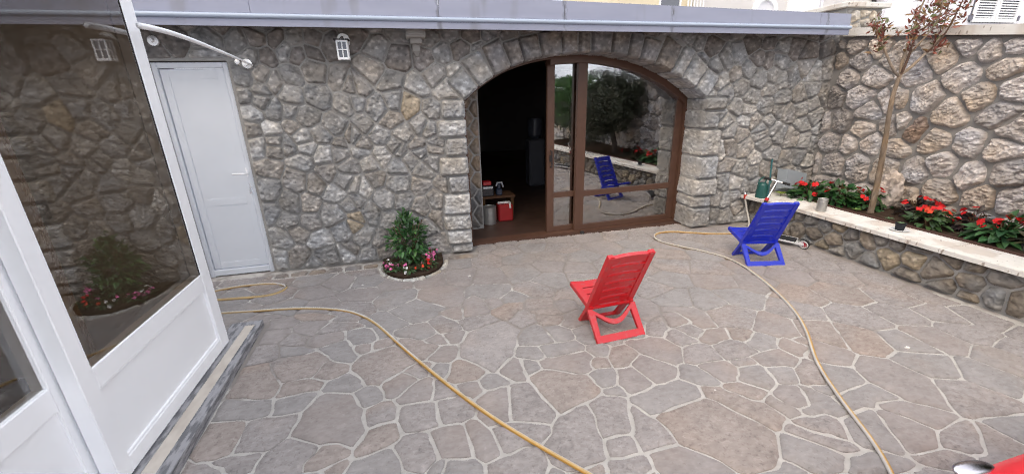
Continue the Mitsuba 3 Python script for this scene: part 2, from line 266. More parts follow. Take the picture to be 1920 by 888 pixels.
# ground-plane outlines (metres) of the large flagstones, and centres of wall stones on their wall planes
SLABS = [["t",[[-1.161,-1.646],[-1.066,-1.619],[-1.002,-1.73],[-0.929,-1.859],[-0.909,-1.956],[-0.955,-1.982],[-1.044,-1.971],[-1.141,-1.921],[-1.17,-1.803]]],
["m",[[-1.002,-1.612],[-0.838,-1.595],[-0.752,-1.573],[-0.688,-1.699],[-0.73,-1.828],[-0.784,-1.846],[-0.902,-1.846],[-0.991,-1.699]]],
["m",[[-0.685,-1.719],[-0.533,-1.791],[-0.539,-1.847],[-0.585,-1.89],[-0.655,-1.892],[-0.712,-1.855]]],
["m",[[-0.504,-1.81],[-0.445,-1.717],[-0.263,-1.65],[-0.204,-1.68],[-0.104,-1.862],[-0.201,-1.929],[-0.316,-2.028],[-0.408,-1.982]]],
["m",[[-0.986,-1.287],[-0.88,-1.362],[-0.849,-1.444],[-0.865,-1.467],[-1.034,-1.412]]],
["m",[[-0.749,-1.554],[-0.588,-1.474],[-0.567,-1.523],[-0.504,-1.688],[-0.524,-1.757],[-0.598,-1.712],[-0.653,-1.621]]],
["m",[[-0.838,-1.389],[-0.717,-1.356],[-0.62,-1.345],[-0.592,-1.444],[-0.764,-1.509],[-0.814,-1.509],[-0.841,-1.446]]],
["m",[[-0.602,-1.365],[-0.544,-1.335],[-0.432,-1.359],[-0.376,-1.49],[-0.417,-1.544],[-0.535,-1.546],[-0.586,-1.431]]],
["m",[[-0.516,-1.579],[-0.415,-1.566],[-0.409,-1.65],[-0.485,-1.668]]],
["m",[[-0.385,-1.574],[-0.267,-1.536],[-0.25,-1.612],[-0.38,-1.644],[-0.397,-1.612]]],
["m",[[-1.013,-1.439],[-0.847,-1.486],[-0.777,-1.553],[-0.855,-1.577],[-0.98,-1.568],[-1.028,-1.462]]],
["m",[[-1.15,-1.401],[-1.055,-1.414],[-1.017,-1.479],[-1.002,-1.562],[-1.07,-1.581],[-1.162,-1.604],[-1.164,-1.491]]],
["m",[[-1.188,-1.199],[-1.006,-1.235],[-1.06,-1.37],[-1.166,-1.347]]],
["m",[[-0.944,-1.139],[-0.748,-1.17],[-0.799,-1.278],[-0.84,-1.344],[-0.982,-1.242]]],
["m",[[-0.737,-1.19],[-0.555,-1.233],[-0.468,-1.308],[-0.622,-1.328],[-0.809,-1.307]]],
["m",[[-1.202,-1.014],[-1.08,-0.996],[-0.987,-1.118],[-1.041,-1.153],[-1.175,-1.139]]],
["t",[[-1.039,-0.962],[-0.886,-0.988],[-0.704,-1.086],[-0.714,-1.127],[-0.985,-1.059]]],
["t",[[-0.883,-1.872],[-0.843,-1.862],[-0.698,-1.896],[-0.66,-1.933],[-0.672,-1.971],[-0.895,-1.989]]],
["m",[[-0.639,-1.949],[-0.535,-1.882],[-0.495,-1.887],[-0.434,-1.974],[-0.465,-2.038],[-0.644,-1.989]]],
["m",[[-0.891,-2.025],[-0.683,-2.01],[-0.691,-2.061],[-0.718,-2.126],[-0.83,-2.148],[-0.877,-2.118]]],
["m",[[-1.146,-2.104],[-1.144,-1.946],[-0.989,-1.984],[-0.919,-2.026],[-0.892,-2.122],[-1.02,-2.13]]],
["m",[[-0.672,-2.066],[-0.621,-2.056],[-0.469,-2.112],[-0.451,-2.163],[-0.416,-2.217],[-0.394,-2.332],[-0.394,-2.438],[-0.426,-2.487],[-0.504,-2.438],[-0.62,-2.392],[-0.735,-2.317],[-0.708,-2.172]]],
["m",[[-0.447,-2.089],[-0.364,-2.053],[-0.317,-2.115],[-0.32,-2.171],[-0.407,-2.197]]],
["m",[[-0.379,-2.244],[-0.294,-2.206],[-0.233,-2.222],[-0.224,-2.345],[-0.359,-2.353],[-0.388,-2.276]]],
["m",[[-0.968,-2.177],[-0.751,-2.178],[-0.752,-2.243],[-0.772,-2.315],[-0.802,-2.372],[-0.872,-2.388],[-0.984,-2.372],[-0.983,-2.302]]],
["t",[[-1.164,-2.14],[-1.023,-2.154],[-1.005,-2.237],[-0.997,-2.375],[-1.13,-2.386],[-1.159,-2.255]]],
["m",[[-1.07,-2.408],[-0.997,-2.388],[-0.856,-2.409],[-0.866,-2.468],[-0.873,-2.52],[-0.948,-2.5],[-0.997,-2.452]]],
["m",[[-0.756,-2.356],[-0.62,-2.421],[-0.595,-2.441],[-0.656,-2.531],[-0.639,-2.625],[-0.839,-2.572],[-0.836,-2.444]]],
["t",[[-0.559,-2.444],[-0.492,-2.448],[-0.427,-2.513],[-0.489,-2.537],[-0.583,-2.581],[-0.632,-2.549]]],
["t",[[-0.378,-2.443],[-0.323,-2.382],[-0.229,-2.368],[-0.226,-2.498],[-0.303,-2.533],[-0.387,-2.557],[-0.415,-2.53]]],
["m",[[-0.396,-2.575],[-0.256,-2.539],[-0.213,-2.604],[-0.2,-2.747],[-0.445,-2.682],[-0.417,-2.6]]],
["t",[[-0.538,-2.593],[-0.438,-2.55],[-0.429,-2.585],[-0.457,-2.631],[-0.524,-2.65]]],
["m",[[-0.235,-1.617],[-0.159,-1.566],[-0.077,-1.64],[0.004,-1.698],[0.047,-1.737],[-0.002,-1.803],[-0.069,-1.86],[-0.125,-1.832]]],
["m",[[-0.046,-1.634],[0.043,-1.571],[0.109,-1.713],[-0.025,-1.669]]],
["m",[[0.096,-1.594],[0.242,-1.582],[0.203,-1.697],[0.14,-1.708]]],
["m",[[-0.262,-1.446],[-0.135,-1.403],[-0.028,-1.376],[0.036,-1.547],[-0.076,-1.611],[-0.159,-1.551]]],
["m",[[-0.011,-1.372],[0.078,-1.302],[0.199,-1.457],[0.222,-1.545],[0.092,-1.547],[0.06,-1.553]]],
["m",[[0.081,-1.258],[0.267,-1.179],[0.241,-1.393],[0.18,-1.401]]],
["m",[[0.209,-1.443],[0.305,-1.42],[0.439,-1.397],[0.509,-1.487],[0.265,-1.588]]],
["m",[[0.287,-1.165],[0.378,-1.047],[0.447,-1.151],[0.462,-1.368],[0.276,-1.385]]],
["l",[[0.277,-1.615],[0.523,-1.542],[0.62,-1.697],[0.553,-1.866],[0.473,-1.974],[0.382,-2.091],[0.323,-2.074],[0.243,-1.958],[0.167,-1.875],[0.239,-1.664]]],
["t",[[0.494,-1.34],[0.63,-1.264],[0.766,-1.284],[0.681,-1.394],[0.6,-1.505],[0.537,-1.478],[0.481,-1.409]]],
["m",[[0.603,-1.531],[0.702,-1.418],[0.764,-1.455],[0.768,-1.595],[0.643,-1.641]]],
["m",[[0.606,-1.753],[0.76,-1.65],[0.816,-1.885],[0.563,-1.855]]],
["t",[[0.777,-1.44],[0.971,-1.44],[0.997,-1.549],[0.793,-1.481]]],
["t",[[0.797,-1.526],[0.985,-1.58],[0.973,-1.637],[0.922,-1.68],[0.807,-1.664]]],
["m",[[0.821,-1.7],[0.927,-1.714],[0.976,-1.767],[0.984,-1.875],[0.855,-1.889],[0.83,-1.846]]],
["m",[[0.723,-1.927],[0.888,-1.932],[0.973,-1.922],[0.983,-2.013],[0.895,-2.035],[0.73,-2.045]]],
["m",[[0.55,-1.878],[0.669,-1.925],[0.703,-2.013],[0.644,-2.058],[0.546,-1.981]]],
["m",[[0.661,-2.075],[0.849,-2.054],[0.993,-2.081],[0.923,-2.24],[0.869,-2.248],[0.75,-2.181],[0.655,-2.138]]],
["m",[[0.57,-2.031],[0.644,-2.082],[0.637,-2.15],[0.543,-2.18]]],
["m",[[0.389,-2.093],[0.472,-2.01],[0.523,-2.012],[0.53,-2.176],[0.508,-2.234],[0.434,-2.171]]],
["t",[[0.162,-1.912],[0.258,-1.999],[0.314,-2.083],[0.243,-2.14],[0.08,-2.1],[0.113,-1.97]]],
["m",[[-0.04,-1.855],[0.047,-1.737],[0.164,-1.77],[0.144,-1.882],[0.09,-1.916],[-0.02,-1.873]]],
["m",[[0.005,-1.928],[0.088,-1.94],[0.091,-1.987],[0.064,-2.058],[0.011,-2.044],[-0.019,-1.98]]],
["m",[[0.265,-2.167],[0.302,-2.113],[0.342,-2.119],[0.431,-2.213],[0.365,-2.236],[0.257,-2.216]]],
["m",[[0.138,-2.173],[0.239,-2.16],[0.258,-2.246],[0.221,-2.274],[0.167,-2.25]]],
["t",[[0.984,-2.153],[1.084,-2.169],[1.055,-2.243],[0.954,-2.204]]],
["m",[[1.015,-1.995],[1.112,-1.996],[1.156,-2.022],[1.107,-2.138],[1.014,-2.087]]],
["m",[[0.916,-2.272],[1.044,-2.257],[1.063,-2.301],[1.001,-2.41],[0.928,-2.4]]],
["m",[[0.993,-1.788],[1.139,-1.75],[1.097,-1.991],[0.994,-1.949],[0.991,-1.877]]],
["m",[[0.951,-1.697],[1.043,-1.571],[1.158,-1.513],[1.163,-1.675],[1.004,-1.76]]],
["m",[[1.01,-1.355],[1.109,-1.323],[1.173,-1.383],[1.165,-1.497],[1.022,-1.529]]],
["m",[[0.762,-1.399],[0.799,-1.233],[1.009,-1.273],[0.977,-1.423]]],
["m",[[-0.09,-1.866],[-0.014,-1.899],[-0.009,-1.936],[-0.046,-1.972]]],
["m",[[-0.174,-1.937],[-0.091,-1.878],[-0.054,-2.015],[-0.114,-2.009]]],
["m",[[-0.303,-2.016],[-0.194,-1.959],[-0.114,-2.025],[-0.167,-2.11],[-0.235,-2.169],[-0.272,-2.159]]],
["m",[[-0.233,-2.222],[-0.142,-2.104],[-0.03,-2.062],[-0.014,-2.139],[-0.035,-2.23]]],
["m",[[-0.004,-2.079],[0.062,-2.159],[0.116,-2.253],[-0.021,-2.243]]],
["t",[[0.564,-2.204],[0.646,-2.166],[0.741,-2.204],[0.83,-2.272],[0.894,-2.29],[0.913,-2.432],[0.806,-2.46],[0.631,-2.527],[0.566,-2.357]]],
["m",[[-0.203,-2.275],[-0.023,-2.279],[-0.019,-2.409],[-0.005,-2.453],[-0.156,-2.45],[-0.201,-2.376]]],
["m",[[0.015,-2.271],[0.12,-2.272],[0.192,-2.382],[0.182,-2.405],[0.112,-2.444],[0.014,-2.434]]],
["m",[[0.222,-2.346],[0.257,-2.291],[0.402,-2.253],[0.387,-2.345],[0.354,-2.51],[0.312,-2.514],[0.23,-2.508],[0.206,-2.445]]],
["m",[[0.427,-2.26],[0.528,-2.257],[0.552,-2.294],[0.597,-2.518],[0.557,-2.58],[0.371,-2.514]]],
["m",[[-0.04,-2.474],[0.112,-2.484],[0.132,-2.629],[0.129,-2.688],[-0.022,-2.628],[-0.038,-2.541]]],
["m",[[0.13,-2.481],[0.191,-2.466],[0.212,-2.549],[0.247,-2.574],[0.262,-2.717],[0.174,-2.733],[0.154,-2.662]]],
["m",[[0.264,-2.548],[0.364,-2.544],[0.522,-2.595],[0.535,-2.644],[0.458,-2.667],[0.391,-2.684],[0.289,-2.718],[0.273,-2.639]]],
["m",[[-0.22,-2.535],[-0.156,-2.488],[-0.074,-2.495],[-0.037,-2.611],[-0.04,-2.65],[-0.104,-2.724],[-0.162,-2.681]]],
["m",[[0.492,-2.739],[0.554,-2.641],[0.62,-2.574],[0.778,-2.524],[0.788,-2.603],[0.745,-2.751],[0.71,-2.863],[0.559,-2.884],[0.502,-2.82]]],
["m",[[0.807,-2.532],[0.905,-2.478],[1.0,-2.504],[0.982,-2.588],[0.947,-2.732],[0.813,-2.733],[0.772,-2.73],[0.8,-2.606]]],
["m",[[0.185,-2.76],[0.223,-2.752],[0.389,-2.711],[0.463,-2.758],[0.433,-2.867],[0.396,-2.905],[0.175,-2.846]]],
["m",[[0.019,-2.691],[0.13,-2.715],[0.176,-2.752],[0.165,-2.844],[-0.015,-2.796]]],
["m",[[-0.021,-2.681],[0.004,-2.694],[-0.026,-2.745],[-0.084,-2.73],[-0.074,-2.722]]],
["m",[[1.283,-2.016],[1.449,-2.021],[1.521,-2.069],[1.588,-2.183],[1.508,-2.311],[1.455,-2.331],[1.381,-2.239],[1.323,-2.135]]],
["t",[[1.098,-2.172],[1.161,-2.077],[1.249,-2.048],[1.296,-2.14],[1.215,-2.229],[1.134,-2.265],[1.1,-2.244]]],
["m",[[1.21,-2.251],[1.312,-2.195],[1.362,-2.27],[1.454,-2.354],[1.397,-2.415],[1.281,-2.457],[1.235,-2.413]]],
["m",[[1.608,-2.215],[1.724,-2.182],[1.786,-2.212],[1.768,-2.359],[1.64,-2.348],[1.544,-2.338]]],
["m",[[1.481,-2.35],[1.54,-2.355],[1.604,-2.504],[1.558,-2.57],[1.503,-2.518],[1.423,-2.454]]],
["m",[[1.599,-2.371],[1.772,-2.384],[1.799,-2.438],[1.75,-2.513],[1.699,-2.536],[1.628,-2.511]]],
["m",[[1.628,-1.998],[1.713,-1.977],[1.758,-2.136],[1.611,-2.163],[1.599,-2.105]]],
["m",[[1.813,-2.109],[1.923,-2.037],[2.045,-2.056],[1.987,-2.158],[1.833,-2.185],[1.78,-2.142]]],
["m",[[1.842,-2.228],[2.001,-2.205],[2.044,-2.35],[1.896,-2.383],[1.795,-2.367]]],
["m",[[1.71,-1.968],[1.849,-1.953],[1.876,-2.039],[1.768,-2.111]]],
["m",[[1.741,-1.754],[1.848,-1.767],[1.87,-1.911],[1.686,-1.938]]],
["m",[[1.534,-1.863],[1.706,-1.779],[1.673,-1.903],[1.597,-2.004],[1.464,-1.981]]],
["m",[[2.066,-2.251],[2.217,-2.165],[2.291,-2.259],[2.193,-2.34],[2.074,-2.345]]],
["m",[[2.227,-2.323],[2.338,-2.258],[2.407,-2.413],[2.256,-2.471]]],
["m",[[1.965,-2.39],[2.179,-2.362],[2.223,-2.486],[2.127,-2.529],[1.978,-2.465]]],
["m",[[1.815,-2.465],[1.93,-2.463],[1.921,-2.581],[1.845,-2.652],[1.777,-2.603],[1.733,-2.55]]],
["m",[[1.977,-2.532],[2.112,-2.536],[2.047,-2.657],[1.95,-2.631]]],
["m",[[2.135,-2.576],[2.292,-2.493],[2.267,-2.591],[2.166,-2.72],[2.043,-2.676]]],
["t",[[2.06,-2.06],[2.209,-2.133],[2.069,-2.238],[2.001,-2.162]]],
["m",[[1.105,-2.291],[1.184,-2.284],[1.225,-2.441],[1.158,-2.483],[1.06,-2.494],[1.047,-2.403]]],
["m",[[1.049,-2.526],[1.231,-2.49],[1.394,-2.475],[1.443,-2.558],[1.425,-2.61],[1.277,-2.642],[1.209,-2.632],[1.081,-2.666]]],
["t",[[1.479,-2.568],[1.552,-2.569],[1.603,-2.631],[1.673,-2.724],[1.734,-2.851],[1.684,-2.893],[1.638,-2.918],[1.564,-2.805],[1.506,-2.696],[1.455,-2.628]]],
["t",[[1.594,-2.59],[1.711,-2.592],[1.783,-2.661],[1.746,-2.707],[1.676,-2.72]]],
["m",[[1.013,-2.579],[1.038,-2.629],[1.064,-2.694],[1.109,-2.783],[1.1,-2.861],[0.923,-2.858],[0.945,-2.747]]],
["t",[[1.113,-2.699],[1.295,-2.665],[1.426,-2.647],[1.483,-2.69],[1.493,-2.761],[1.547,-2.816],[1.583,-2.933],[1.537,-3.019],[1.452,-3.097],[1.304,-3.098],[1.254,-3.008],[1.199,-2.941],[1.132,-2.876],[1.124,-2.817]]],
["m",[[0.95,-2.901],[1.051,-2.889],[1.097,-2.901],[1.177,-2.962],[1.236,-3.064],[1.238,-3.127],[0.926,-3.045]]],
["m",[[0.797,-2.765],[0.859,-2.76],[0.92,-2.791],[0.882,-2.87],[0.778,-2.861],[0.761,-2.838]]],
["m",[[0.733,-2.894],[0.9,-2.888],[0.915,-2.948],[0.858,-2.987],[0.685,-2.981]]],
["m",[[1.646,-2.95],[1.721,-3.027],[1.807,-3.13],[1.685,-3.183],[1.603,-3.202],[1.574,-3.142],[1.511,-3.063]]],
["m",[[1.738,-2.9],[1.838,-2.903],[1.953,-2.902],[1.992,-2.953],[1.9,-3.061],[1.856,-3.014],[1.779,-2.957]]],
["m",[[1.742,-2.742],[1.796,-2.739],[1.85,-2.841],[1.765,-2.867]]],
["m",[[1.885,-2.68],[2.0,-2.701],[1.93,-2.82],[1.853,-2.825],[1.823,-2.756]]],
["m",[[1.995,-2.953],[2.221,-2.925],[2.156,-3.058],[2.055,-3.196],[1.998,-3.142],[1.919,-3.101]]],
["m",[[2.232,-2.961],[2.324,-3.042],[2.351,-3.125],[2.245,-3.201],[2.102,-3.196],[2.149,-3.093]]],
["m",[[2.279,-2.915],[2.418,-2.927],[2.528,-3.008],[2.58,-3.072],[2.388,-3.12],[2.341,-3.031]]],
["m",[[2.093,-3.206],[2.247,-3.221],[2.321,-3.248],[2.335,-3.308],[2.177,-3.314],[2.078,-3.252]]],
["m",[[2.392,-3.136],[2.604,-3.126],[2.537,-3.19],[2.409,-3.278],[2.326,-3.249],[2.281,-3.204]]],
["m",[[1.819,-3.133],[1.983,-3.157],[2.045,-3.212],[2.055,-3.258],[1.877,-3.257],[1.712,-3.213]]]]
WALLPTS = [[-1.329,2.077],[-1.352,1.805],[-1.121,1.965],[-0.976,2.017],[-0.888,2.099],[-0.736,2.006],[-1.189,1.829],[-1.111,1.775],[-0.959,1.826],[-0.772,1.857],[-0.57,1.811],[-1.25,1.707],[-1.265,1.631],[-1.381,1.672],[-1.356,1.518],[-1.152,1.534],[-0.993,1.641],[-1.026,1.519],[-0.903,1.47],[-1.051,1.383],[-0.797,1.637],[-0.551,1.562],[-0.693,1.38],[-1.394,1.362],[-1.219,1.361],[-0.81,1.29],[-0.971,1.274],[-1.373,1.234],[-1.221,1.239],[-1.103,1.221],[-0.548,1.267],[-0.65,1.211],[-0.47,1.731],[-0.888,1.985],[-1.271,1.976],[-1.043,2.099],[-0.731,2.1],[-0.612,2.038],[-1.185,2.098],[-0.449,1.731],[-0.293,1.874],[-0.236,2.049],[-0.133,1.76],[-0.041,1.95],[0.116,1.744],[0.196,1.949],[0.357,1.67],[0.368,1.982],[0.53,2.005],[0.481,1.833],[0.216,1.481],[-0.004,1.512],[-0.131,1.574],[-0.29,1.532],[-0.483,1.572],[-0.426,1.394],[-0.288,1.267],[-0.064,1.294],[0.08,1.363],[0.175,1.309],[0.215,1.181],[0.062,1.176],[-0.128,1.16],[-0.538,1.266],[-0.454,1.189],[-1.226,1.215],[-1.023,1.081],[-0.822,1.111],[-0.66,1.131],[-0.963,1.202],[-0.805,0.969],[-0.598,0.999],[-1.086,0.874],[-0.925,0.848],[-1.172,0.684],[-1.016,0.664],[-0.757,0.762],[-0.658,0.872],[-0.631,0.631],[-0.571,0.807],[-0.834,0.527],[-1.227,0.532],[-1.044,0.5],[-1.159,0.388],[-0.983,0.292],[-0.745,0.378],[-1.199,0.124],[-0.928,0.109],[-0.707,0.149],[-0.615,0.491],[-1.075,-0.005],[-0.472,1.143],[-0.286,1.083],[-0.117,1.15],[-0.028,1.043],[0.07,1.128],[-0.417,1.014],[-0.16,0.986],[0.199,1.134],[0.176,1.018],[0.09,0.931],[-0.374,0.87],[-0.166,0.816],[0.049,0.773],[-0.508,0.787],[-0.298,0.664],[-0.602,0.649],[-0.147,0.639],[0.028,0.555],[0.193,0.597],[-0.482,0.516],[-0.286,0.443],[-0.661,0.409],[0.19,0.398],[0.088,0.321],[-0.578,0.274],[-0.405,0.212],[-0.711,0.145],[-0.552,0.083],[-0.367,0.091],[0.154,0.122],[3.094,2.119],[3.283,2.049],[3.138,1.919],[3.33,1.845],[3.47,1.929],[3.616,1.977],[3.78,2.098],[3.432,1.695],[3.621,1.78],[3.773,1.816],[3.936,1.725],[3.711,1.639],[3.88,1.519],[4.113,1.593],[3.881,1.915],[4.029,1.902],[4.207,1.913],[4.142,1.761],[4.244,1.682],[4.404,1.719],[3.687,1.419],[3.856,1.387],[4.083,1.421],[4.269,1.497],[3.601,1.262],[3.816,1.254],[3.981,1.262],[4.172,1.241],[4.283,1.361],[4.429,1.329],[4.557,1.517],[3.653,1.152],[4.592,1.379],[4.069,1.162],[4.281,1.14],[3.013,2.176],[4.002,2.099],[4.37,2.063],[4.205,2.063],[3.671,0.952],[3.812,1.099],[3.904,0.968],[4.085,1.087],[4.141,0.985],[4.327,1.09],[3.655,0.754],[4.06,0.788],[4.272,0.863],[3.656,0.549],[3.872,0.682],[4.072,0.64],[4.242,0.673],[3.727,0.333],[3.55,0.148],[3.762,0.129],[4.522,1.01],[4.535,0.805],[3.965,0.467],[4.123,0.47],[3.843,0.37]]
RWALLPTS = [[0.011,2.073],[0.056,1.913],[-0.043,1.741],[0.325,1.882],[0.215,1.711],[0.488,1.723],[0.459,1.976],[0.588,1.869],[0.103,1.499],[-0.182,1.578],[0.39,1.497],[-0.105,1.405],[0.039,1.198],[0.237,1.226],[0.515,1.343],[0.689,1.446],[0.495,1.148],[0.788,1.217],[-0.193,1.004],[-0.019,0.775],[0.174,0.975],[0.387,0.957],[0.596,0.995],[0.27,0.752],[0.512,0.784],[0.847,0.968],[0.82,0.773],[-0.168,1.876],[0.221,2.05],[1.036,1.86],[1.204,1.966],[1.38,1.896],[1.228,1.677],[1.482,1.723],[1.39,1.505],[0.847,1.725],[0.971,1.489],[1.211,1.339],[1.548,1.348],[0.812,1.224],[0.97,1.151],[0.735,1.47],[1.136,1.082],[1.432,1.07],[1.631,1.053],[1.271,0.857],[1.064,0.764],[1.496,0.792],[1.727,0.83],[1.304,0.596],[1.628,0.603],[1.807,0.624],[1.588,1.553],[1.48,1.918],[1.682,1.216]]
PWPTS = [[0.731,0.099],[0.914,0.141],[1.135,0.141],[1.007,0.258],[1.18,0.013],[1.337,0.14],[1.433,0.254],[1.545,0.317],[1.691,0.303],[1.647,0.136],[1.826,0.217],[2.009,0.171],[1.821,0.312],[2.092,0.319],[2.085,0.051],[2.235,0.155],[2.378,0.273],[2.38,0.103],[2.506,0.113],[1.798,0.007],[1.513,0.03],[2.217,0.313],[2.421,0.374],[1.303,0.225],[0.85,0.014],[2.239,0.021]]

# ================================================================ the setting: ground and terrace
tag(put('ground', bx(-400, 400, -400, 400, -0.9, -0.06), 'm_ground'), 'packed earth far around the terrace', 'ground', kind='structure')
gx, gy = np.meshgrid(np.arange(-5.2, 4.45, 0.06), np.arange(-8.0, 0.6, 0.06), indexing='ij')
gz = 0.004*(meshkit.fbm(np.stack([gx*3, gy*3, gx*0], -1), 3, 2)-0.5)
nx, ny = gx.shape; ii, jj = np.meshgrid(np.arange(nx-1), np.arange(ny-1), indexing='ij')
qq = np.stack([ii*ny+jj, (ii+1)*ny+jj, (ii+1)*ny+jj+1, ii*ny+jj+1], -1).reshape(-1, 4)
terrace = trimesh.Trimesh(np.stack([gx, gy, gz-0.003], -1).reshape(-1, 3), np.vstack([qq[:, [0, 1, 2]], qq[:, [0, 2, 3]]]), process=False)
tag(put('terrace', terrace, 'm_joint', smooth=True), 'mortar joints of the crazy paved terrace', 'terrace', kind='structure')

SLABTONE = {'m': (0.262, 0.233, 0.226), 't': (0.275, 0.228, 0.205), 'l': (0.31, 0.278, 0.268)}
ground_fr = plane((0, 0, 0), (1, 0, 0), (0, 1, 0))
traced = []
for t, p in SLABS:
    p = Polygon(p).buffer(0); p = max(p.geoms, key=lambda g: g.area) if hasattr(p, 'geoms') else p; traced.append((t, p))
bed_outline = Polygon([(-0.10+0.33*math.cos(a), -0.17+0.40*math.sin(a)) for a in np.linspace(0, 2*math.pi, 40)])
area = sbox(-3.0, -4.6, 4.02, -0.07).difference(bed_outline.buffer(0.03)).difference(sbox(-3.1, -4.9, -1.19, -1.08)).difference(sbox(-1.43, -0.18, 0.56, 0.1))
area = area.union(sbox(0.58, -0.08, 3.23, 0.20))
free = area.difference(unary_union([p.buffer(0.010) for t, p in traced])).buffer(-0.03).buffer(0.03)
tr = np.random.default_rng(5)
def core(p): c = p.buffer(-0.009); c = p if c.is_empty else c; return max(c.geoms, key=lambda g: g.area) if hasattr(c, 'geoms') else c
stones_ = [(t, core(p)) for t, p in traced]+[(('t' if tr.random() < 0.12 else 'm'), core(q)) for q in cells(scatter(free, 0.27, 11), free, 0.0055, 0.014, amin=0.006)]
sx_, own = [], []
for k, (t, p) in enumerate(stones_):
    n = max(8, int(p.exterior.length/0.02))
    for i in range(n): c = p.exterior.interpolate(i/n, normalized=True); sx_.append((c.x, c.y)); own.append(k)
sx_ = np.array(sx_)+tr.normal(0, 1e-5, (len(sx_), 2)); vor = Voronoi(np.vstack([sx_, [[-60, 0], [60, 0], [0, 60], [0, -60]]])); parts_ = {}
for i, k in enumerate(own):
    r = vor.regions[vor.point_region[i]]
    if -1 not in r and len(r) > 2: parts_.setdefault(k, []).append(Polygon(vor.vertices[r]))
slab_list = []
for k, ps_ in parts_.items():
    c = unary_union([g.buffer(1e-6) for g in ps_]).intersection(area).simplify(0.004); jw = tr.uniform(0.0045, 0.0105)
    c = c.buffer(-jw).intersection(stones_[k][1].buffer(0.075))
    c = max(c.geoms, key=lambda g: g.area) if hasattr(c, 'geoms') else c
    if c.is_empty or c.area < 0.002: continue
    e = c.exterior; n = max(8, int(e.length/0.03)); pts = []
    keep = [e.project(Point(q)) for q in c.simplify(0.012).exterior.coords[:-1]]
    for s_ in sorted(list(np.arange(n)*e.length/n)+keep):
        q = e.interpolate(s_); pts.append((q.x+tr.normal(0, 0.0028), q.y+tr.normal(0, 0.0028)))
    g = rounded(Polygon(pts).buffer(0), 0.0035); g = max(g.geoms, key=lambda a: a.area) if hasattr(g, 'geoms') else g
    if not g.is_empty: slab_list.append((stones_[k][0], Polygon(g.exterior)))
slab_list.sort(key=lambda s: (s[1].centroid.x-0.6)**2+(s[1].centroid.y+2.2)**2)
rest = []
for k, (t, q) in enumerate(slab_list):
    near = q.centroid.y < -1.2
    tone = np.array(SLABTONE[t])*tr.uniform(0.92, 1.09)*np.array([1, tr.uniform(0.98, 1.015), tr.uniform(0.97, 1.02)])
    m, c = stone(q, 0.0085+tr.uniform(-0.002, 0.003), ground_fr, tone, rough=0.0028, bev=0.010, res=0.02 if near else 0.03, back=0.01, freq=9, tilt=0.006, amp=0.15, seed=k, warm=0.35)
    mt_ = SLABS_M[t][int(tr.integers(len(SLABS_M[t])))][0]
    if k < 296: put('terrace__flagstone', m, mt_, smooth=True)
    else: rest.append((m, c))
if rest:
    v0, allm, allc = 0, [m for m, c in rest], np.vstack([c for m, c in rest])
    tag(put('terrace__outer_flagstones', cat_(allm), 'm_slab_mauve', smooth=True), kind='stuff')
# narrow footing course along the wall
skirt = cells([(x+tr.normal(0, 0.01), -0.125+tr.normal(0, 0.012)) for x in np.arange(-1.36, 0.5, 0.17)], sbox(-1.42, -0.17, 0.54, -0.065).difference(bed_outline.buffer(0.02)), 0.010, 0.012, amin=0.001)
for k, q in enumerate(skirt):
    m, c = stone(q, 0.012, ground_fr, np.array((0.25, 0.215, 0.19))*tr.uniform(0.85, 1.15), rough=0.004, bev=0.012, res=0.016, seed=900+k)
    put('terrace__footing_stone', m, 'm_stone', smooth=True, color=c)

# ================================================================ the annex with the arch
tag('stone_annex', 'low grey stone annex with flat lavender metal roof edge and wide brown arched doorway', 'building')
ARX = np.array([0.531, 0.62, 0.75, 1.027, 1.463, 1.85, 2.40, 2.93, 3.13, 3.256]); ARZ = np.array([1.575, 1.655, 1.745, 1.885, 1.985, 2.012, 1.945, 1.75, 1.625, 1.53])
ax_ = np.linspace(ARX[0], ARX[-1], 61); az_ = PchipInterpolator(ARX, ARZ)(ax_)
opening = Polygon([(ARX[0], -0.05)]+list(zip(ax_, az_))+[(ARX[-1], -0.05)])
doorhole = sbox(-2.03, -0.05, -1.448, 1.94)
core = sbox(-3.2, 0, 5.02, 2.30).difference(opening).difference(doorhole)
XZ = frame4((0, 0.44, 0), (1, 0, 0), (0, 0, 1), (0, -1, 0))
put('stone_annex__wall', extr(core, 0.42, XZ), 'm_mortar')
wall_fr = plane((0, 0.018, 0), (1, 0, 0), (0, 0, 1))
GREY, WARM, PALE, BROWN, TAN = (0.288, 0.282, 0.277), (0.305, 0.285, 0.266), (0.40, 0.39, 0.378), (0.215, 0.195, 0.183), (0.37, 0.315, 0.245)
def wall_tone(u, v, r):
    t = r.random()
    if v > 1.9: base = BROWN if t < 0.5 else GREY
    elif t < 0.52: base = GREY
    elif t < 0.84: base = WARM
    else: base = PALE
    return np.array(base)*r.uniform(0.82, 1.18)
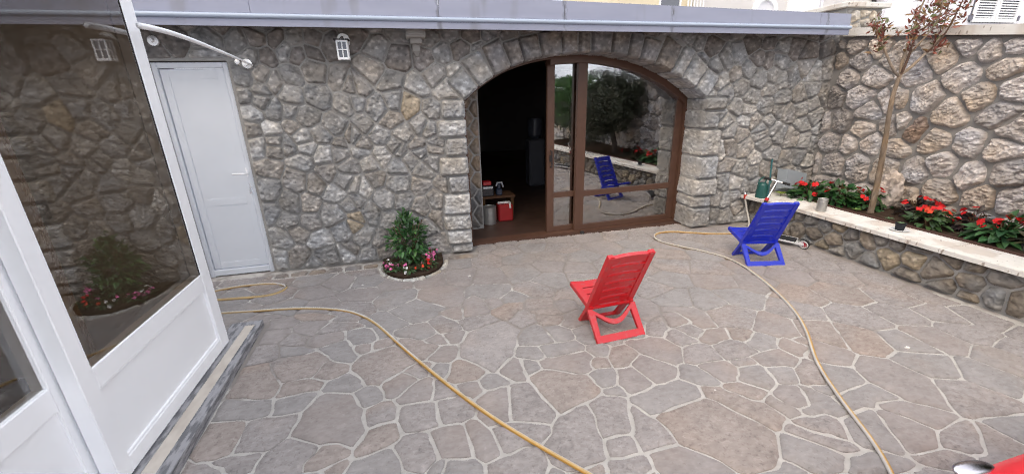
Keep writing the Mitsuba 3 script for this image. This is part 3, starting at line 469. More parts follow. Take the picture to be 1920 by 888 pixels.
# voussoirs round the arch
sr = np.random.default_rng(21)
seg = np.concatenate([[0], np.cumsum(np.hypot(np.diff(ax_), np.diff(az_)))]); Ltot = seg[-1]
def arch_at(s):
    x, z = np.interp(s, seg, ax_), np.interp(s, seg, az_)
    e = 0.03; dx, dz = np.interp(s+e, seg, ax_)-np.interp(s-e, seg, ax_), np.interp(s+e, seg, az_)-np.interp(s-e, seg, az_)
    l = math.hypot(dx, dz); return np.array([x, z]), np.array([-dz, dx])/l
cuts = [0]
while cuts[-1] < Ltot-0.16: cuts.append(cuts[-1]+sr.uniform(0.125, 0.21))
cuts = np.array(cuts)*Ltot/cuts[-1]
vous = []
for k in range(len(cuts)-1):
    a, b = cuts[k]+0.006, cuts[k+1]-0.006; dep = sr.uniform(0.19, 0.31)
    (pa, na), (pb, nb), (pm, nm) = arch_at(a), arch_at(b), arch_at((a+b)/2)
    na = na+np.array([sr.normal(0, 0.06), 0]); nb = nb+np.array([sr.normal(0, 0.06), 0])
    q = Polygon([pa-na*0.016, pm-nm*0.016, pb-nb*0.016, pb+nb*dep*sr.uniform(0.9, 1.1), pa+na*dep]).intersection(sbox(-9, 0, 9, 2.27))
    q = rounded(q, 0.012)
    if q.area < 1e-3: continue
    vous.append(q)
    tone = np.array(GREY if 0.9 > pm[0] or pm[0] > 2.7 else BROWN)*sr.uniform(0.9, 1.2)
    m, c = stone(q, 0.036, wall_fr, tone, rough=0.014, bev=0.018, back=0.27, seed=100+k, amp=0.26, freq=24, warm=0.8)
    put('stone_annex__wall__arch_stone', m, 'm_stone', smooth=True, color=c)
quoins = []
LQ = [1.585, 1.40, 1.225, 1.038, 0.845, 0.658, 0.43, 0.26, 0.10, 0.0]; LW = [0.21, 0.26, 0.20, 0.27, 0.2, 0.26, 0.27, 0.24, 0.20]
for k in range(9): quoins.append((0.53-LW[k], 0.545, LQ[k+1]+0.008, LQ[k]-0.008, PALE if k in (3, 5, 6, 1, 7) else GREY))
RQ = [1.535, 1.39, 1.185, 0.878, 0.608, 0.395, 0.257, 0.0]; RW = [0.28, 0.2, 0.25, 0.27, 0.29, 0.22, 0.24]
for k in range(7): quoins.append((3.242, 3.256+RW[k], RQ[k+1]+0.009, RQ[k]-0.009, PALE if k in (2, 3, 4) else GREY))
qpoly = []
for k, (x0, x1, z0, z1, tn) in enumerate(quoins):
    j = lambda: sr.normal(0, 0.008)
    q = rounded(Polygon([(x0+j(), z0), (x1+j()*0.6, z0), (x1+j()*0.6, z1), (x0+j(), z1)]), 0.014); qpoly.append(q)
    m, c = stone(q, 0.042, wall_fr, np.array(tn)*sr.uniform(0.9, 1.15), rough=0.020, bev=0.02, res=0.013, back=0.30, seed=200+k, amp=0.28, freq=26, warm=0.6)
    put('stone_annex__wall__quoin_stone', m, 'm_stone', smooth=True, color=c)
taken = unary_union([q.buffer(0.008) for q in qpoly+vous]+[opening.buffer(0.005), doorhole.buffer(0.015)])
region = sbox(-3.2, 0.01, 5.0, 2.27).difference(taken)
seeds = [tuple(p) for p in WALLPTS]
seeds += scatter(region, 0.17, 31, keep=seeds)
special = {(0.07, 1.62): TAN, (0.33, 1.6): PALE, (-0.2, 1.62): GREY, (-0.62, 0.42): TAN}
for k, q in enumerate(cells(seeds, region, 0.0065, 0.010, amin=0.0022, warp=0.05)):
    u, v = q.centroid.x, q.centroid.y
    tone = wall_tone(u, v, sr)
    for (a, b), tn in special.items():
        if abs(u-a) < 0.1 and abs(v-b) < 0.1: tone = np.array(tn)
    if u < -2.05: continue
    m, c = stone(q, 0.018+sr.uniform(-0.005, 0.007), wall_fr, tone, rough=0.020 if v < 1.75 else 0.012, bev=0.016, res=0.0125, seed=300+k, tilt=0.16, amp=0.30, freq=26, warm=0.45, strata=0.5)
    put('stone_annex__wall__stone', m, 'm_stone', smooth=True, color=c)

# roof, fascia
def zf(x): return -0.0035*x
def prism_x(prof, x0, x1, top_slope=0.0):
    """profile (y, z) swept along x, following the slight fall of the roof edge"""
    m = extr(Polygon(prof), x1-x0, frame4((x0, 0, 0), (0, 1, 0), (0, 0, 1), (1, 0, 0)))
    v = m.vertices.copy(); v[:, 2] += zf(v[:, 0])+np.where(v[:, 2] > 2.37, top_slope*v[:, 0], 0)
    return trimesh.Trimesh(v, m.faces, process=False)
put('stone_annex__roof', prism_x([(-0.15, 2.305), (8.6, 2.305), (8.6, 2.36), (-0.15, 2.36)], -3.2, 4.84), 'm_plaster')
def prism_o(prof, x0, x1, sl=0.0): return prism_x([(y-0.075 if y < -0.19 else y, 1.6+(z-1.6)*0.981) for y, z in prof], x0, x1, sl)
put('stone_annex__soffit', prism_o([(-0.205, 2.20), (0.019, 2.20), (0.019, 2.30), (-0.205, 2.30)], -3.2, 4.69), 'm_plaster')
put('stone_annex__gutter', prism_o([(-0.225, 2.165), (-0.209, 2.165), (-0.209, 2.217), (-0.225, 2.217)], -3.2, 4.70), 'm_fascia')
put('stone_annex__gutter__bead', prism_o([(-0.209, 2.219), (-0.226, 2.219)]+[(-0.226-0.020*math.sin(a), 2.237-0.018*math.cos(a)) for a in np.linspace(0.25, 2.9, 8)]+[(-0.226, 2.255), (-0.209, 2.255)], -3.2, 4.705), 'm_bead')
seams = [-3.2, -1.1, 0.33, 1.45, 2.55, 4.3, 4.70]
for a, b in zip(seams[:-1], seams[1:]):
    put('stone_annex__fascia_panel', prism_o([(-0.222, 2.257), (-0.209, 2.257), (-0.196, 2.418), (-0.15, 2.420), (-0.15, 2.432), (-0.212, 2.430)], a+0.0015, b-0.0015, -0.012), 'm_fascia')
# inside
put('stone_annex__inner_floor', bx(-0.3, 4.95, 0.18, 8.4, -0.05, 0.006), 'm_tilefloor')
put('stone_annex__inner_wall', cat_([bx(-0.3, -0.2, 0.45, 8.5, 0, 2.3), bx(4.9, 5.0, 0.45, 8.5, 0, 2.3), bx(-0.3, 5.0, 8.4, 8.5, 0, 2.3)]), 'm_plaster')
put('stone_annex__inner_pier', bx(0.30, 0.80, 0.775, 1.05, 0, 2.28), 'm_mortar')
pier_fr = plane((0, 0.775, 0), (1, 0, 0), (0, 0, 1))
pp = [(0.62+sr.uniform(-0.02, 0.02)+0.16*(k % 2), 0.1+0.105*k) for k in range(20)]
for k, q in enumerate(cells(pp, sbox(0.44, 0.01, 0.795, 2.2), 0.008, 0.012)):
    tone = np.array((0.30, 0.24, 0.19) if q.centroid.y > 0.62 else (0.17, 0.16, 0.155))*sr.uniform(0.85, 1.15)
    m, c = stone(q, 0.02, pier_fr, tone, rough=0.007, res=0.02, back=0.01, seed=700+k)
    put('stone_annex__inner_pier__stone', m, 'm_stone', smooth=True, color=c)

# white side door
D = 'stone_annex__side_door'
dl, drt, dzt = -2.02, -1.455, 1.93
put(D, bx(dl+0.045, drt-0.042, 0.062, 0.10, 0.075, dzt-0.05, 0.003), 'm_doorwhite')
put(D+'__frame', cat_([bx(drt-0.04, drt, 0.042, 0.12, 0.0, dzt, 0.004), bx(dl, dl+0.04, 0.042, 0.12, 0.0, dzt, 0.004), bx(dl+0.041, drt-0.041, 0.043, 0.12, dzt-0.045, dzt, 0.004)]), 'm_doorwhite')
put(D+'__sill', bx(dl+0.041, drt-0.041, 0.044, 0.12, 0.012, 0.07, 0.003), 'm_doorwhite')
put(D+'__stile', cat_([bx(drt-0.105, drt-0.046, 0.0575, 0.0615, 0.08, dzt-0.055, 0.001), bx(dl+0.046, dl+0.105, 0.0575, 0.0615, 0.08, dzt-0.055, 0.001)]), 'm_doorwhite')
put(D+'__rail', bx(dl+0.106, drt-0.106, 0.058, 0.0615, 0.70, 0.765, 0.001), 'm_doorwhite')
put(D+'__rail', bx(dl+0.106, drt-0.106, 0.058, 0.0615, 1.80, dzt-0.055, 0.001), 'm_doorwhite')
put(D+'__rail', bx(dl+0.106, drt-0.106, 0.058, 0.0615, 0.08, 0.14, 0.001), 'm_doorwhite')
put(D+'__handle', cat_([tube([(-1.493, 0.05, 0.99), (-1.493, 0.0, 0.99), (-1.51, -0.012, 0.99), (-1.60, -0.012, 0.992)], 0.009, 10), bx(-1.508, -1.478, 0.046, 0.0572, 0.955, 1.04, 0.003)]), 'm_white', smooth=40)
tag(put(D+'__lock', cat_([bx(-1.506, -1.482, 0.046, 0.0572, 0.82, 0.895, 0.003), lathe([(0.0, 0.0), (0.008, 0.0), (0.008, 0.014), (0, 0.014)], 12, (0, 0, 0)).apply_transform(frame4((-1.494, 0.046, 0.865), (1, 0, 0), (0, 0, 1), (0, -1, 0))), bx(-1.496, -1.491, 0.010, 0.046, 0.80, 0.85)]), 'm_steel', smooth=40), 'dark metal lock with keys hanging in it')

# brown sliding door set in the arch
TH = math.radians(3.4); P0 = np.array([1.9, 0.30, 0.0]); tt = np.array([math.cos(TH), math.sin(TH), 0.0]); nn = np.array([math.sin(TH), -math.cos(TH), 0.0])
SDF = lambda off: frame4(P0+nn*off, tt, (0, 0, 1), nn)
op_t = Polygon([((x-1.9)/math.cos(TH), z) for x, z in opening.exterior.coords])
op_in = op_t.intersection(sbox(-5, 0.0, 5, 5)); inner = op_in.buffer(-0.035, join_style=2); inner = inner.intersection(shapely.affinity.translate(inner, 0.0, -0.055)).union(inner.intersection(sbox(-5, 0, 5, 0.3))).union(inner.intersection(sbox(-5, 0, -0.412, 5)))
S = 'stone_annex__sliding_door'
def flat(poly, off, dep): return extr(poly, dep, SDF(off))
put(S, flat(op_in.difference(inner).difference(sbox(-5, -1, 5, 0.04)).union(sbox(-1.345, 0.006, 1.36, 0.032)), -0.075, 0.14), 'm_frame')
put(S+'__jamb', flat(sbox(1.24, 0.033, 1.335, 1.66).intersection(op_in.buffer(-0.036)), -0.03, 0.05), 'm_frame')
def clip(g): return g.intersection(inner)
put(S+'__mullion', flat(clip(sbox(-0.073, 0.033, 0.036, 2.1)), -0.015, 0.05), 'm_frame')
put(S+'__rail', flat(clip(sbox(0.037, 0.447, 1.239, 0.512)), -0.010, 0.04), 'm_frame')
put(S+'__rail', flat(clip(sbox(0.037, 0.033, 1.239, 0.095)), -0.010, 0.04), 'm_frame')
put(S+'__leaf_stile', flat(clip(sbox(-0.411, 0.033, -0.326, 2.1)), -0.062, 0.04), 'm_frame')
put(S+'__leaf_rail', flat(clip(sbox(-0.325, 0.447, -0.05, 0.512)), -0.060, 0.036), 'm_frame')
put(S+'__leaf_rail', flat(clip(sbox(-0.325, 0.033, -0.05, 0.095)), -0.060, 0.036), 'm_frame')
def sheet(poly, off):
    v, f = trimesh.creation.triangulate_polygon(poly, engine='earcut'); M4 = SDF(off)
    p = v[:, :1]*M4[:3, 0]+v[:, 1:]*M4[:3, 1]+M4[:3, 3]; return trimesh.Trimesh(p, f, process=False)
put(S+'__pane', sheet(clip(sbox(0.02, 0.50, 1.26, 2.1)), 0.008), 'm_solarglass')
put(S+'__pane', sheet(clip(sbox(0.02, 0.08, 1.26, 0.46)), 0.008), 'm_solarglass')
put(S+'__leaf_pane', sheet(clip(sbox(-0.34, 0.50, -0.02, 2.1)), -0.045), 'm_solarglass')
put(S+'__leaf_pane', sheet(clip(sbox(-0.34, 0.08, -0.02, 0.46)), -0.045), 'm_solarglass')
def sp(t, z, off): return P0+tt*t+nn*off+np.array([0, 0, z])
put(S+'__handle', cat_([tube([sp(-0.37, 1.0, -0.02), sp(-0.37, 1.0, 0.02), sp(-0.37, 0.82, 0.02), sp(-0.37, 0.82, -0.02)], 0.008, 8), flat(sbox(-0.385, 0.88, -0.355, 0.95), -0.022, 0.012)]), 'm_dark', smooth=40)
put(S+'__door_stop', lathe([(0, 0), (0.022, 0.0), (0.026, 0.015), (0.02, 0.032), (0, 0.036)], 14, sp(0.0, 0.0, 0.10)), 'm_dark', smooth=40)

# ---- on the wall: lantern, stepped corbel, canopy
k = thing('wall_lantern', 'small white wall lantern with four dark panes, high between the side door and the arch', 'lamp')
L0 = np.array([-0.492, -0.10, 2.005]); lm = rotz(math.radians(4), L0)
put(k+'__back_plate', extr(Polygon([(0.052*math.cos(a), 0.052*math.sin(a)) for a in np.linspace(-0.1, math.pi+0.1, 20)]+[(-0.05, -0.05), (0.05, -0.05)]), 0.02, frame4((-0.489, -0.002, 2.098), (1, 0, 0), (0, 0, 1), (0, -1, 0))), 'm_steel')
put(k+'__arm', cat_([tube([(-0.489, -0.02, 2.11), (-0.490, -0.07, 2.115), (-0.492, -0.10, 2.092)], 0.008, 8), lathe([(0, 0), (0.014, 0), (0.016, 0.008), (0.008, 0.02), (0, 0.022)], 14, (-0.492, -0.1, 2.092))]), 'm_steel', smooth=40)
put(k+'__cap', extr(sbox(-0.062, -0.05, 0.058, 0.05), 0.01, frame4((-0.492, -0.1, 2.083), (1, 0, 0), (0, 1, 0), (0, 0, 1))), 'm_dark')
w2, hh = 0.046, 0.152
holes = unary_union([sbox(a, b, a+0.030, b+0.056) for a in (-0.034, 0.004) for b in (0.018, 0.082)])
face = sbox(-w2, 0, w2, hh).difference(holes)
for ang, nm in ((0, 'frame'), (90, 'frame'), (-90, 'frame')):
    M4 = trimesh.transformations.rotation_matrix(math.radians(ang), [0, 0, 1]); B = frame4((0, 0, 0), (1, 0, 0), (0, 0, 1), (0, -1, 0)); B[:3, 3] = (0, -w2+0.008, 0)
    m = extr(face, 0.008, M4 @ B); m.apply_translation((-0.492, -0.1, 1.930)); put(k+'__frame', m, 'm_white')
put(k+'__glass', bx(-0.492-w2+0.010, -0.492+w2-0.010, -0.1-w2+0.012, -0.1+w2-0.010, 1.934, 2.080), 'm_lampglass')
tag(put('corbel', cat_([bx(0.045, 0.212, -0.20, 0.0, 2.105, 2.20, 0.006), bx(0.062, 0.195, -0.210, -0.199, 2.118, 2.19, 0.006), bx(0.078, 0.178, -0.14, 0.0, 2.062, 2.106, 0.004), bx(0.094, 0.160, -0.07, 0.0, 2.0, 2.063, 0.004),
     trimesh.convex.convex_hull(np.array([(0.10, 0, 2.0), (0.155, 0, 2.0), (0.10, -0.06, 2.0), (0.155, -0.06, 2.0), (0.12, 0, 1.965), (0.14, 0, 1.965), (0.12, -0.03, 1.965), (0.14, -0.03, 1.965)]))]), 'm_vc', color=(0.30, 0.285, 0.27)), 'stepped grey plaster corbel under the lavender roof edge', 'corbel')
k = thing('awning_arm', 'curved pale metal awning arm reaching out from the wall above the white side door', 'awning arm')
arm = spline([(-1.25, -0.005, 1.899), (-1.25, -0.376, 1.930), (-1.25, -0.74, 1.955), (-1.25, -1.21, 1.979), (-1.25, -1.57, 1.972)], 30)
def strip(path, w, h):
    """flat bar along path, w across x, h in z"""
    v = np.vstack([path+o for o in ((-w/2, 0, -h/2), (w/2, 0, -h/2), (w/2, 0, h/2), (-w/2, 0, h/2))]); n = len(path); i = np.arange(n-1)
    f = []
    for a in range(4):
        b = (a+1) % 4; f += [np.c_[a*n+i, b*n+i, b*n+i+1], np.c_[a*n+i, b*n+i+1, a*n+i+1]]
    f += [np.array([[0, n, 2*n], [0, 2*n, 3*n], [n-1, 3*n-1, 2*n-1], [n-1, 4*n-1, 3*n-1]])]
    m = trimesh.Trimesh(v, np.vstack(f), process=False); m.fix_normals(); return m
for dx in (0,): put(k+'__arm', tube(arm+np.array([dx, 0, 0]), np.linspace(0.008, 0.0145, 30), 12), 'm_white', smooth=True)
disc = lathe([(0, 0), (0.040, 0), (0.043, 0.008), (0.038, 0.02), (0.016, 0.024), (0.014, 0.05), (0, 0.05)], 24)
for x, z in ((-1.285, 1.912), (-1.925, 2.086)): put(k+'__wall_fixing', move(disc, frame4((x, 0.0, z), (1, 0, 0), (0, 0, 1), (0, -1, 0))), 'm_steel', smooth=40)
put(k+'__clamp', move(lathe([(0, 0), (0.022, 0), (0.024, 0.01), (0.018, 0.03), (0, 0.032)], 18), frame4((-1.262, -0.28, 1.905), (1, 0, 0), (0, 0, 1), (0, -1, 0))), 'm_steel', smooth=40)

# ================================================================ boundary wall on the right
k = tag('boundary_wall', 'pale rubble boundary wall of big rounded stones with flat coping, falling towards the camera', 'wall')
RA = np.array([4.93, 0.02, 0]); rd = np.array([0.25, -2.2, 0.0]); rd /= np.linalg.norm(rd); RL = 8.5
def rtop(u): return 2.165-0.118*u
rn = np.cross(rd, [0, 0, 1.0])
prof = Polygon([(-0.15, -0.05), (RL, -0.05), (RL, rtop(RL)), (-0.15, rtop(-0.15))])
put('boundary_wall__core', extr(prof, 0.30, frame4(RA-rn*0.32, rd, (0, 0, 1), rn)), 'm_mortar_grey')
right_fr = plane(RA-rn*0.02, rd, (0, 0, 1.0))
rreg = Polygon([(0.03, 0.28), (RL-0.1, 0.28), (RL-0.1, rtop(RL)-0.02), (0.03, rtop(0)-0.015)])
rs = [tuple(p) for p in RWALLPTS]
rs += scatter(rreg, 0.27, 41, keep=rs)
rr = np.random.default_rng(77)
for j, q in enumerate(cells(rs, rreg, 0.006, 0.022, amin=0.004)):
    q = q.buffer(-rr.uniform(0, 0.009)); e = q.exterior; nq = max(8, int(e.length/0.05)); ph = rr.uniform(0, 9)
    pts = [(lambda c: (c.x+rr.normal(0, 0.006), c.y+rr.normal(0, 0.006)))(e.interpolate(i/nq, normalized=True)) for i in range(nq)]
    q2 = rounded(Polygon(pts).buffer(0), 0.012); q2 = max(q2.geoms, key=lambda g: g.area) if hasattr(q2, 'geoms') else q2
    if q2.is_empty or q2.area < 0.003: continue
    t = rr.random(); tone = np.array((0.475, 0.438, 0.42) if t < 0.66 else (0.475, 0.41, 0.355) if t < 0.86 else (0.39, 0.355, 0.335))*rr.uniform(0.86, 1.14)
    if abs(q2.centroid.x-1.03) < 0.09 and abs(q2.centroid.y-1.1) < 0.12: tone = np.array((0.27, 0.205, 0.17))
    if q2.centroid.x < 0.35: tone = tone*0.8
    m, c = stone(q2, 0.027+rr.uniform(-0.006, 0.013), right_fr, tone, rough=0.040, bev=0.035, res=0.0135, back=0.02, freq=19, tilt=0.22, amp=0.25, warm=0.8, strata=0.9, seed=1200+j)
    put('boundary_wall__stone', m, 'm_stone', smooth=False, color=c)
us = [0.10, 0.62, 1.9, 3.2, 4.6, 6.2, RL]
for a, b in zip(us[:-1], us[1:]):
    g = Polygon([(a+0.002, rtop(a)+0.004), (b-0.002, rtop(b)+0.004), (b-0.002, rtop(b)+0.085), (a+0.002, rtop(a)+0.085)])
    put('boundary_wall__coping_slab', extr(g, 0.42, frame4(RA-rn*0.36, rd, (0, 0, 1), rn)), 'm_coping')

# stub of rough wall with white cap behind the end of the roof
tag('pillar_wall', 'short pale rubble pillar with thin white cap at the end of the lavender roof edge', 'wall')
put('pillar_wall__core', bx(5.03, 5.55, 0.06, 3.6, 1.9, 2.47), 'm_mortar')
pf = plane((0, 0.06, 0), (1, 0, 0), (0, 0, 1))
for j, q in enumerate(cells(scatter(sbox(5.04, 2.12, 5.54, 2.46), 0.13, 51), sbox(5.04, 2.12, 5.54, 2.46), 0.008, 0.015, amin=0.001)):
    m, c = stone(q, 0.03, pf, np.array((0.46, 0.42, 0.37))*rr.uniform(0.9, 1.1), rough=0.016, res=0.016, seed=1500+j); put('pillar_wall__stone', m, 'm_stone', smooth=True, color=c)
wf = plane((5.03, 0, 0), (0, -1, 0), (0, 0, 1))
for j, q in enumerate(cells(scatter(sbox(-3.5, 2.2, -0.08, 2.46), 0.2, 52), sbox(-3.5, 2.2, -0.08, 2.46), 0.01, 0.02, amin=0.001)):
    m, c = stone(q, 0.03, wf, np.array((0.46, 0.42, 0.37))*rr.uniform(0.9, 1.1), rough=0.016, res=0.02, seed=1600+j); put('pillar_wall__stone', m, 'm_stone', smooth=True, color=c)
put('pillar_wall__cap', bx(4.97, 5.61, 0.0, 3.66, 2.472, 2.525, 0.006), 'm_coping')

# ================================================================ planter
tag('planter', 'low stone planter with whitish coping along the boundary wall, brown rubble front', 'planter')
PX, PL = 4.07, 6.4
put('planter__front_wall', bx(PX+0.02, PX+0.20, -PL, 0.0, -0.05, 0.335), 'm_mortar')
pl_fr = plane((PX+0.02, 0, 0), (0, -1, 0), (0, 0, 1))
preg = sbox(0.02, 0.004, PL-0.05, 0.333)
ps = [tuple(p) for p in PWPTS]; ps += scatter(preg, 0.17, 61, keep=ps)
for j, q in enumerate(cells(ps, preg, 0.008, 0.02, amin=0.0025)):
    t = rr.random(); tone = np.array((0.205, 0.182, 0.158) if t < 0.7 else (0.23, 0.22, 0.208) if t < 0.92 else (0.28, 0.235, 0.175))*rr.uniform(0.85, 1.15)
    m, c = stone(q, 0.035+rr.uniform(-0.008, 0.012), pl_fr, tone, rough=0.016, bev=0.03, res=0.015, seed=1800+j, amp=0.28, freq=16); put('planter__front_wall__stone', m, 'm_stone', smooth=True, color=c)
def inner_edge(y): return 4.37+0.34*np.clip((y+1.0)/1.0, 0, 1)**2.2
cy = [0.0, -0.55, -1.32, -2.02, -3.0, -4.1, -5.2, -PL]
for a, b in zip(cy[:-1], cy[1:]):
    ys = np.linspace(a-0.0025, b+0.0025, 9); g = Polygon([(4.0+0.02*min(1, max(0, (y+0.6)/0.6))*-4, y) for y in ys]+[(inner_edge(y)-0.012, y) for y in ys[::-1]])
    m = extr(g, 0.036); m.apply_translation((0, 0, 0.338)); put('planter__coping_slab', m, 'm_coping')
ys = np.linspace(-0.02, -PL, 60)
eg = LineString([(float(inner_edge(y)), y) for y in ys]).buffer(0.011, cap_style=2)
m = extr(eg, 0.06); m.apply_translation((0, 0, 0.33)); put('planter__edging_strip', m, 'm_vc', color=(0.07, 0.035, 0.028))
sx, sy = np.meshgrid(np.linspace(0, 1, 30), np.linspace(0.0, -PL, 150), indexing='ij')
X = inner_edge(sy)+0.01+(5.75-inner_edge(sy))*sx
Z = 0.335+0.03*(meshkit.fbm(np.stack([X*9, sy*9, X*0], -1), 4, 8)-0.3)+0.07*sx
n1, n2 = X.shape; ii, jj = np.meshgrid(np.arange(n1-1), np.arange(n2-1), indexing='ij'); qq = np.stack([ii*n2+jj, ii*n2+jj+1, (ii+1)*n2+jj+1, (ii+1)*n2+jj], -1).reshape(-1, 4)
put('planter__soil', trimesh.Trimesh(np.stack([X, sy, Z], -1).reshape(-1, 3), np.vstack([qq[:, [0, 2, 1]], qq[:, [0, 3, 2]]]), process=False), 'm_soil', smooth=True)

# ================================================================ glazed veranda on the left
V = thing('glazed_veranda', 'white framed glazed veranda with mirror-like dark panes at the left', 'veranda')
X0 = -1.35; ZS = 0.055; ZT = 2.42
P1 = V+'__front_panel'
def yb(y0, y1, z0, z1, x0, x1, ch=0.004): return bx(x0, x1, y0, y1, z0, z1, ch)
put(P1, cat_([yb(-1.462, -1.36, ZS, ZT, X0-0.065, X0), yb(-2.50, -2.42, ZS, ZT, X0-0.065, X0)]), 'm_white')
put(P1+'__rail', yb(-2.419, -1.463, 0.498, 0.597, X0-0.062, X0-0.001), 'm_white')
put(P1+'__rail', yb(-2.419, -1.463, ZS, 0.135, X0-0.062, X0-0.001), 'm_white')
put(P1+'__rail', yb(-2.419, -1.463, ZT-0.09, ZT, X0-0.062, X0-0.001), 'm_white')
put(P1+'__infill', yb(-2.43, -1.455, 0.13, 0.505, X0-0.045, X0-0.016, 0.002), 'm_white')
put(P1+'__moulding', cat_([yb(-2.418, -1.464, 0.136, 0.146, X0-0.02, X0-0.006, 0.003), yb(-2.418, -1.464, 0.487, 0.497, X0-0.02, X0-0.006, 0.003)]), 'm_white')
def pane_x(x, y0, y1, z0, z1): return trimesh.Trimesh(np.array([(x, y0, z0), (x, y1, z0), (x, y1, z1), (x, y0, z1)]), [[0, 1, 2], [0, 2, 3]], process=False)
put(P1+'__pane', pane_x(X0-0.008, -2.425, -1.458, 0.592, ZT-0.085), 'm_verandaglass')
for y0, y1 in ((-1.4665, -1.4625), (-2.4195, -2.4155)): put(P1+'__gasket', yb(y0, y1, 0.598, ZT-0.091, X0-0.012, X0-0.005, 0.001), 'm_dark')
P2 = V+'__back_panel'; X2 = X0-0.07
put(P2, cat_([yb(-2.53, -2.40, ZS, ZT, X2-0.06, X2-0.004), yb(-4.9, -3.75, ZS, ZT, X2-0.06, X2), yb(-3.75, -3.66, ZS, ZT, X2-0.06, X2)]), 'm_white')
put(P2+'__rail', yb(-3.659, -2.531, 0.495, 0.60, X2-0.06, X2), 'm_white')
put(P2+'__rail', yb(-3.659, -2.531, ZS, 0.135, X2-0.06, X2), 'm_white')
put(P2+'__rail', yb(-3.659, -2.531, ZT-0.09, ZT, X2-0.06, X2), 'm_white')
put(P2+'__infill', yb(-3.66, -2.525, 0.13, 0.50, X2-0.045, X2-0.014, 0.002), 'm_white')
put(P2+'__pane', pane_x(X2-0.02, -3.66, -2.528, 0.595, ZT-0.085), 'm_verandaglass')
put(V+'__head', bx(X0-0.16, X0+0.03, -4.9, -1.34, ZT+0.003, ZT+0.14, 0.004), 'm_white')
put(V+'__end_wall', bx(-4.6, X0-0.07, -1.455, -1.36, 0.0, ZT), 'm_white')
put(V+'__roof', bx(-4.7, X0+0.05, -7.0, -1.30, ZT+0.145, ZT+0.22, 0.01), 'm_fascia')
put(V+'__inner_wall', cat_([bx(-4.62, -4.5, -7.0, -1.46, 0.0, ZT), bx(-4.5, X0-0.2, -7.0, -6.9, 0, ZT)]), 'm_brownwall')
put(V+'__side_wall', bx(X0-0.20, X0-0.06, -7.0, -4.91, 0.0, ZT), 'm_white')
put(V+'__ceiling', bx(-4.5, X0-0.17, -6.9, -1.46, ZT+0.002, ZT+0.10), 'm_brownwall')
put(V+'__inner_floor', bx(-4.5, X0-0.14, -6.9, -1.46, 0.0, 0.05), 'm_tilefloor')
for y in (-1.62, -2.28): put(V+'__curtain', cat_([tube([(-1.95+0.02*math.sin(a*1.9), y-0.05*a, 0.1), (-1.95+0.02*math.sin(a*1.9), y-0.05*a, 2.35)], 0.034, 8) for a in range(5)]), 'm_beige', smooth=40)

# threshold of the veranda
k = thing('door_step', 'low grey marble door step with beige inlaid strip before the veranda', 'step')
def slab_q(xa0, xa1, xb0, xb1, z0, z1, y0=-1.09, y1=-5.0, cut=0.0):
    v = [(xa0, y0), (xa1, y0-0.0), (xb1, y1), (xb0, y1)]
    m = extr(Polygon(v), z1-z0); m.apply_translation((0, 0, z0)); return m
xo = lambda y: -1.222+0.037*(y+1.1)/-1.38
put(k+'__slab', slab_q(-1.43, -1.323, -1.43, -1.314, -0.02, 0.05), 'm_marble')
put(k+'__slab', slab_q(-1.258, -1.222, -1.243, xo(-5.0), -0.02, 0.05), 'm_marble')
put(k+'__inlay', slab_q(-1.3225, -1.2585, -1.3135, -1.2435, -0.02, 0.0485, y0=-1.15), 'm_stripe')
put(k+'__slab', slab_q(-1.3225, -1.2585, -1.3225, -1.2585, -0.02, 0.05, y0=-1.09, y1=-1.149), 'm_marble')

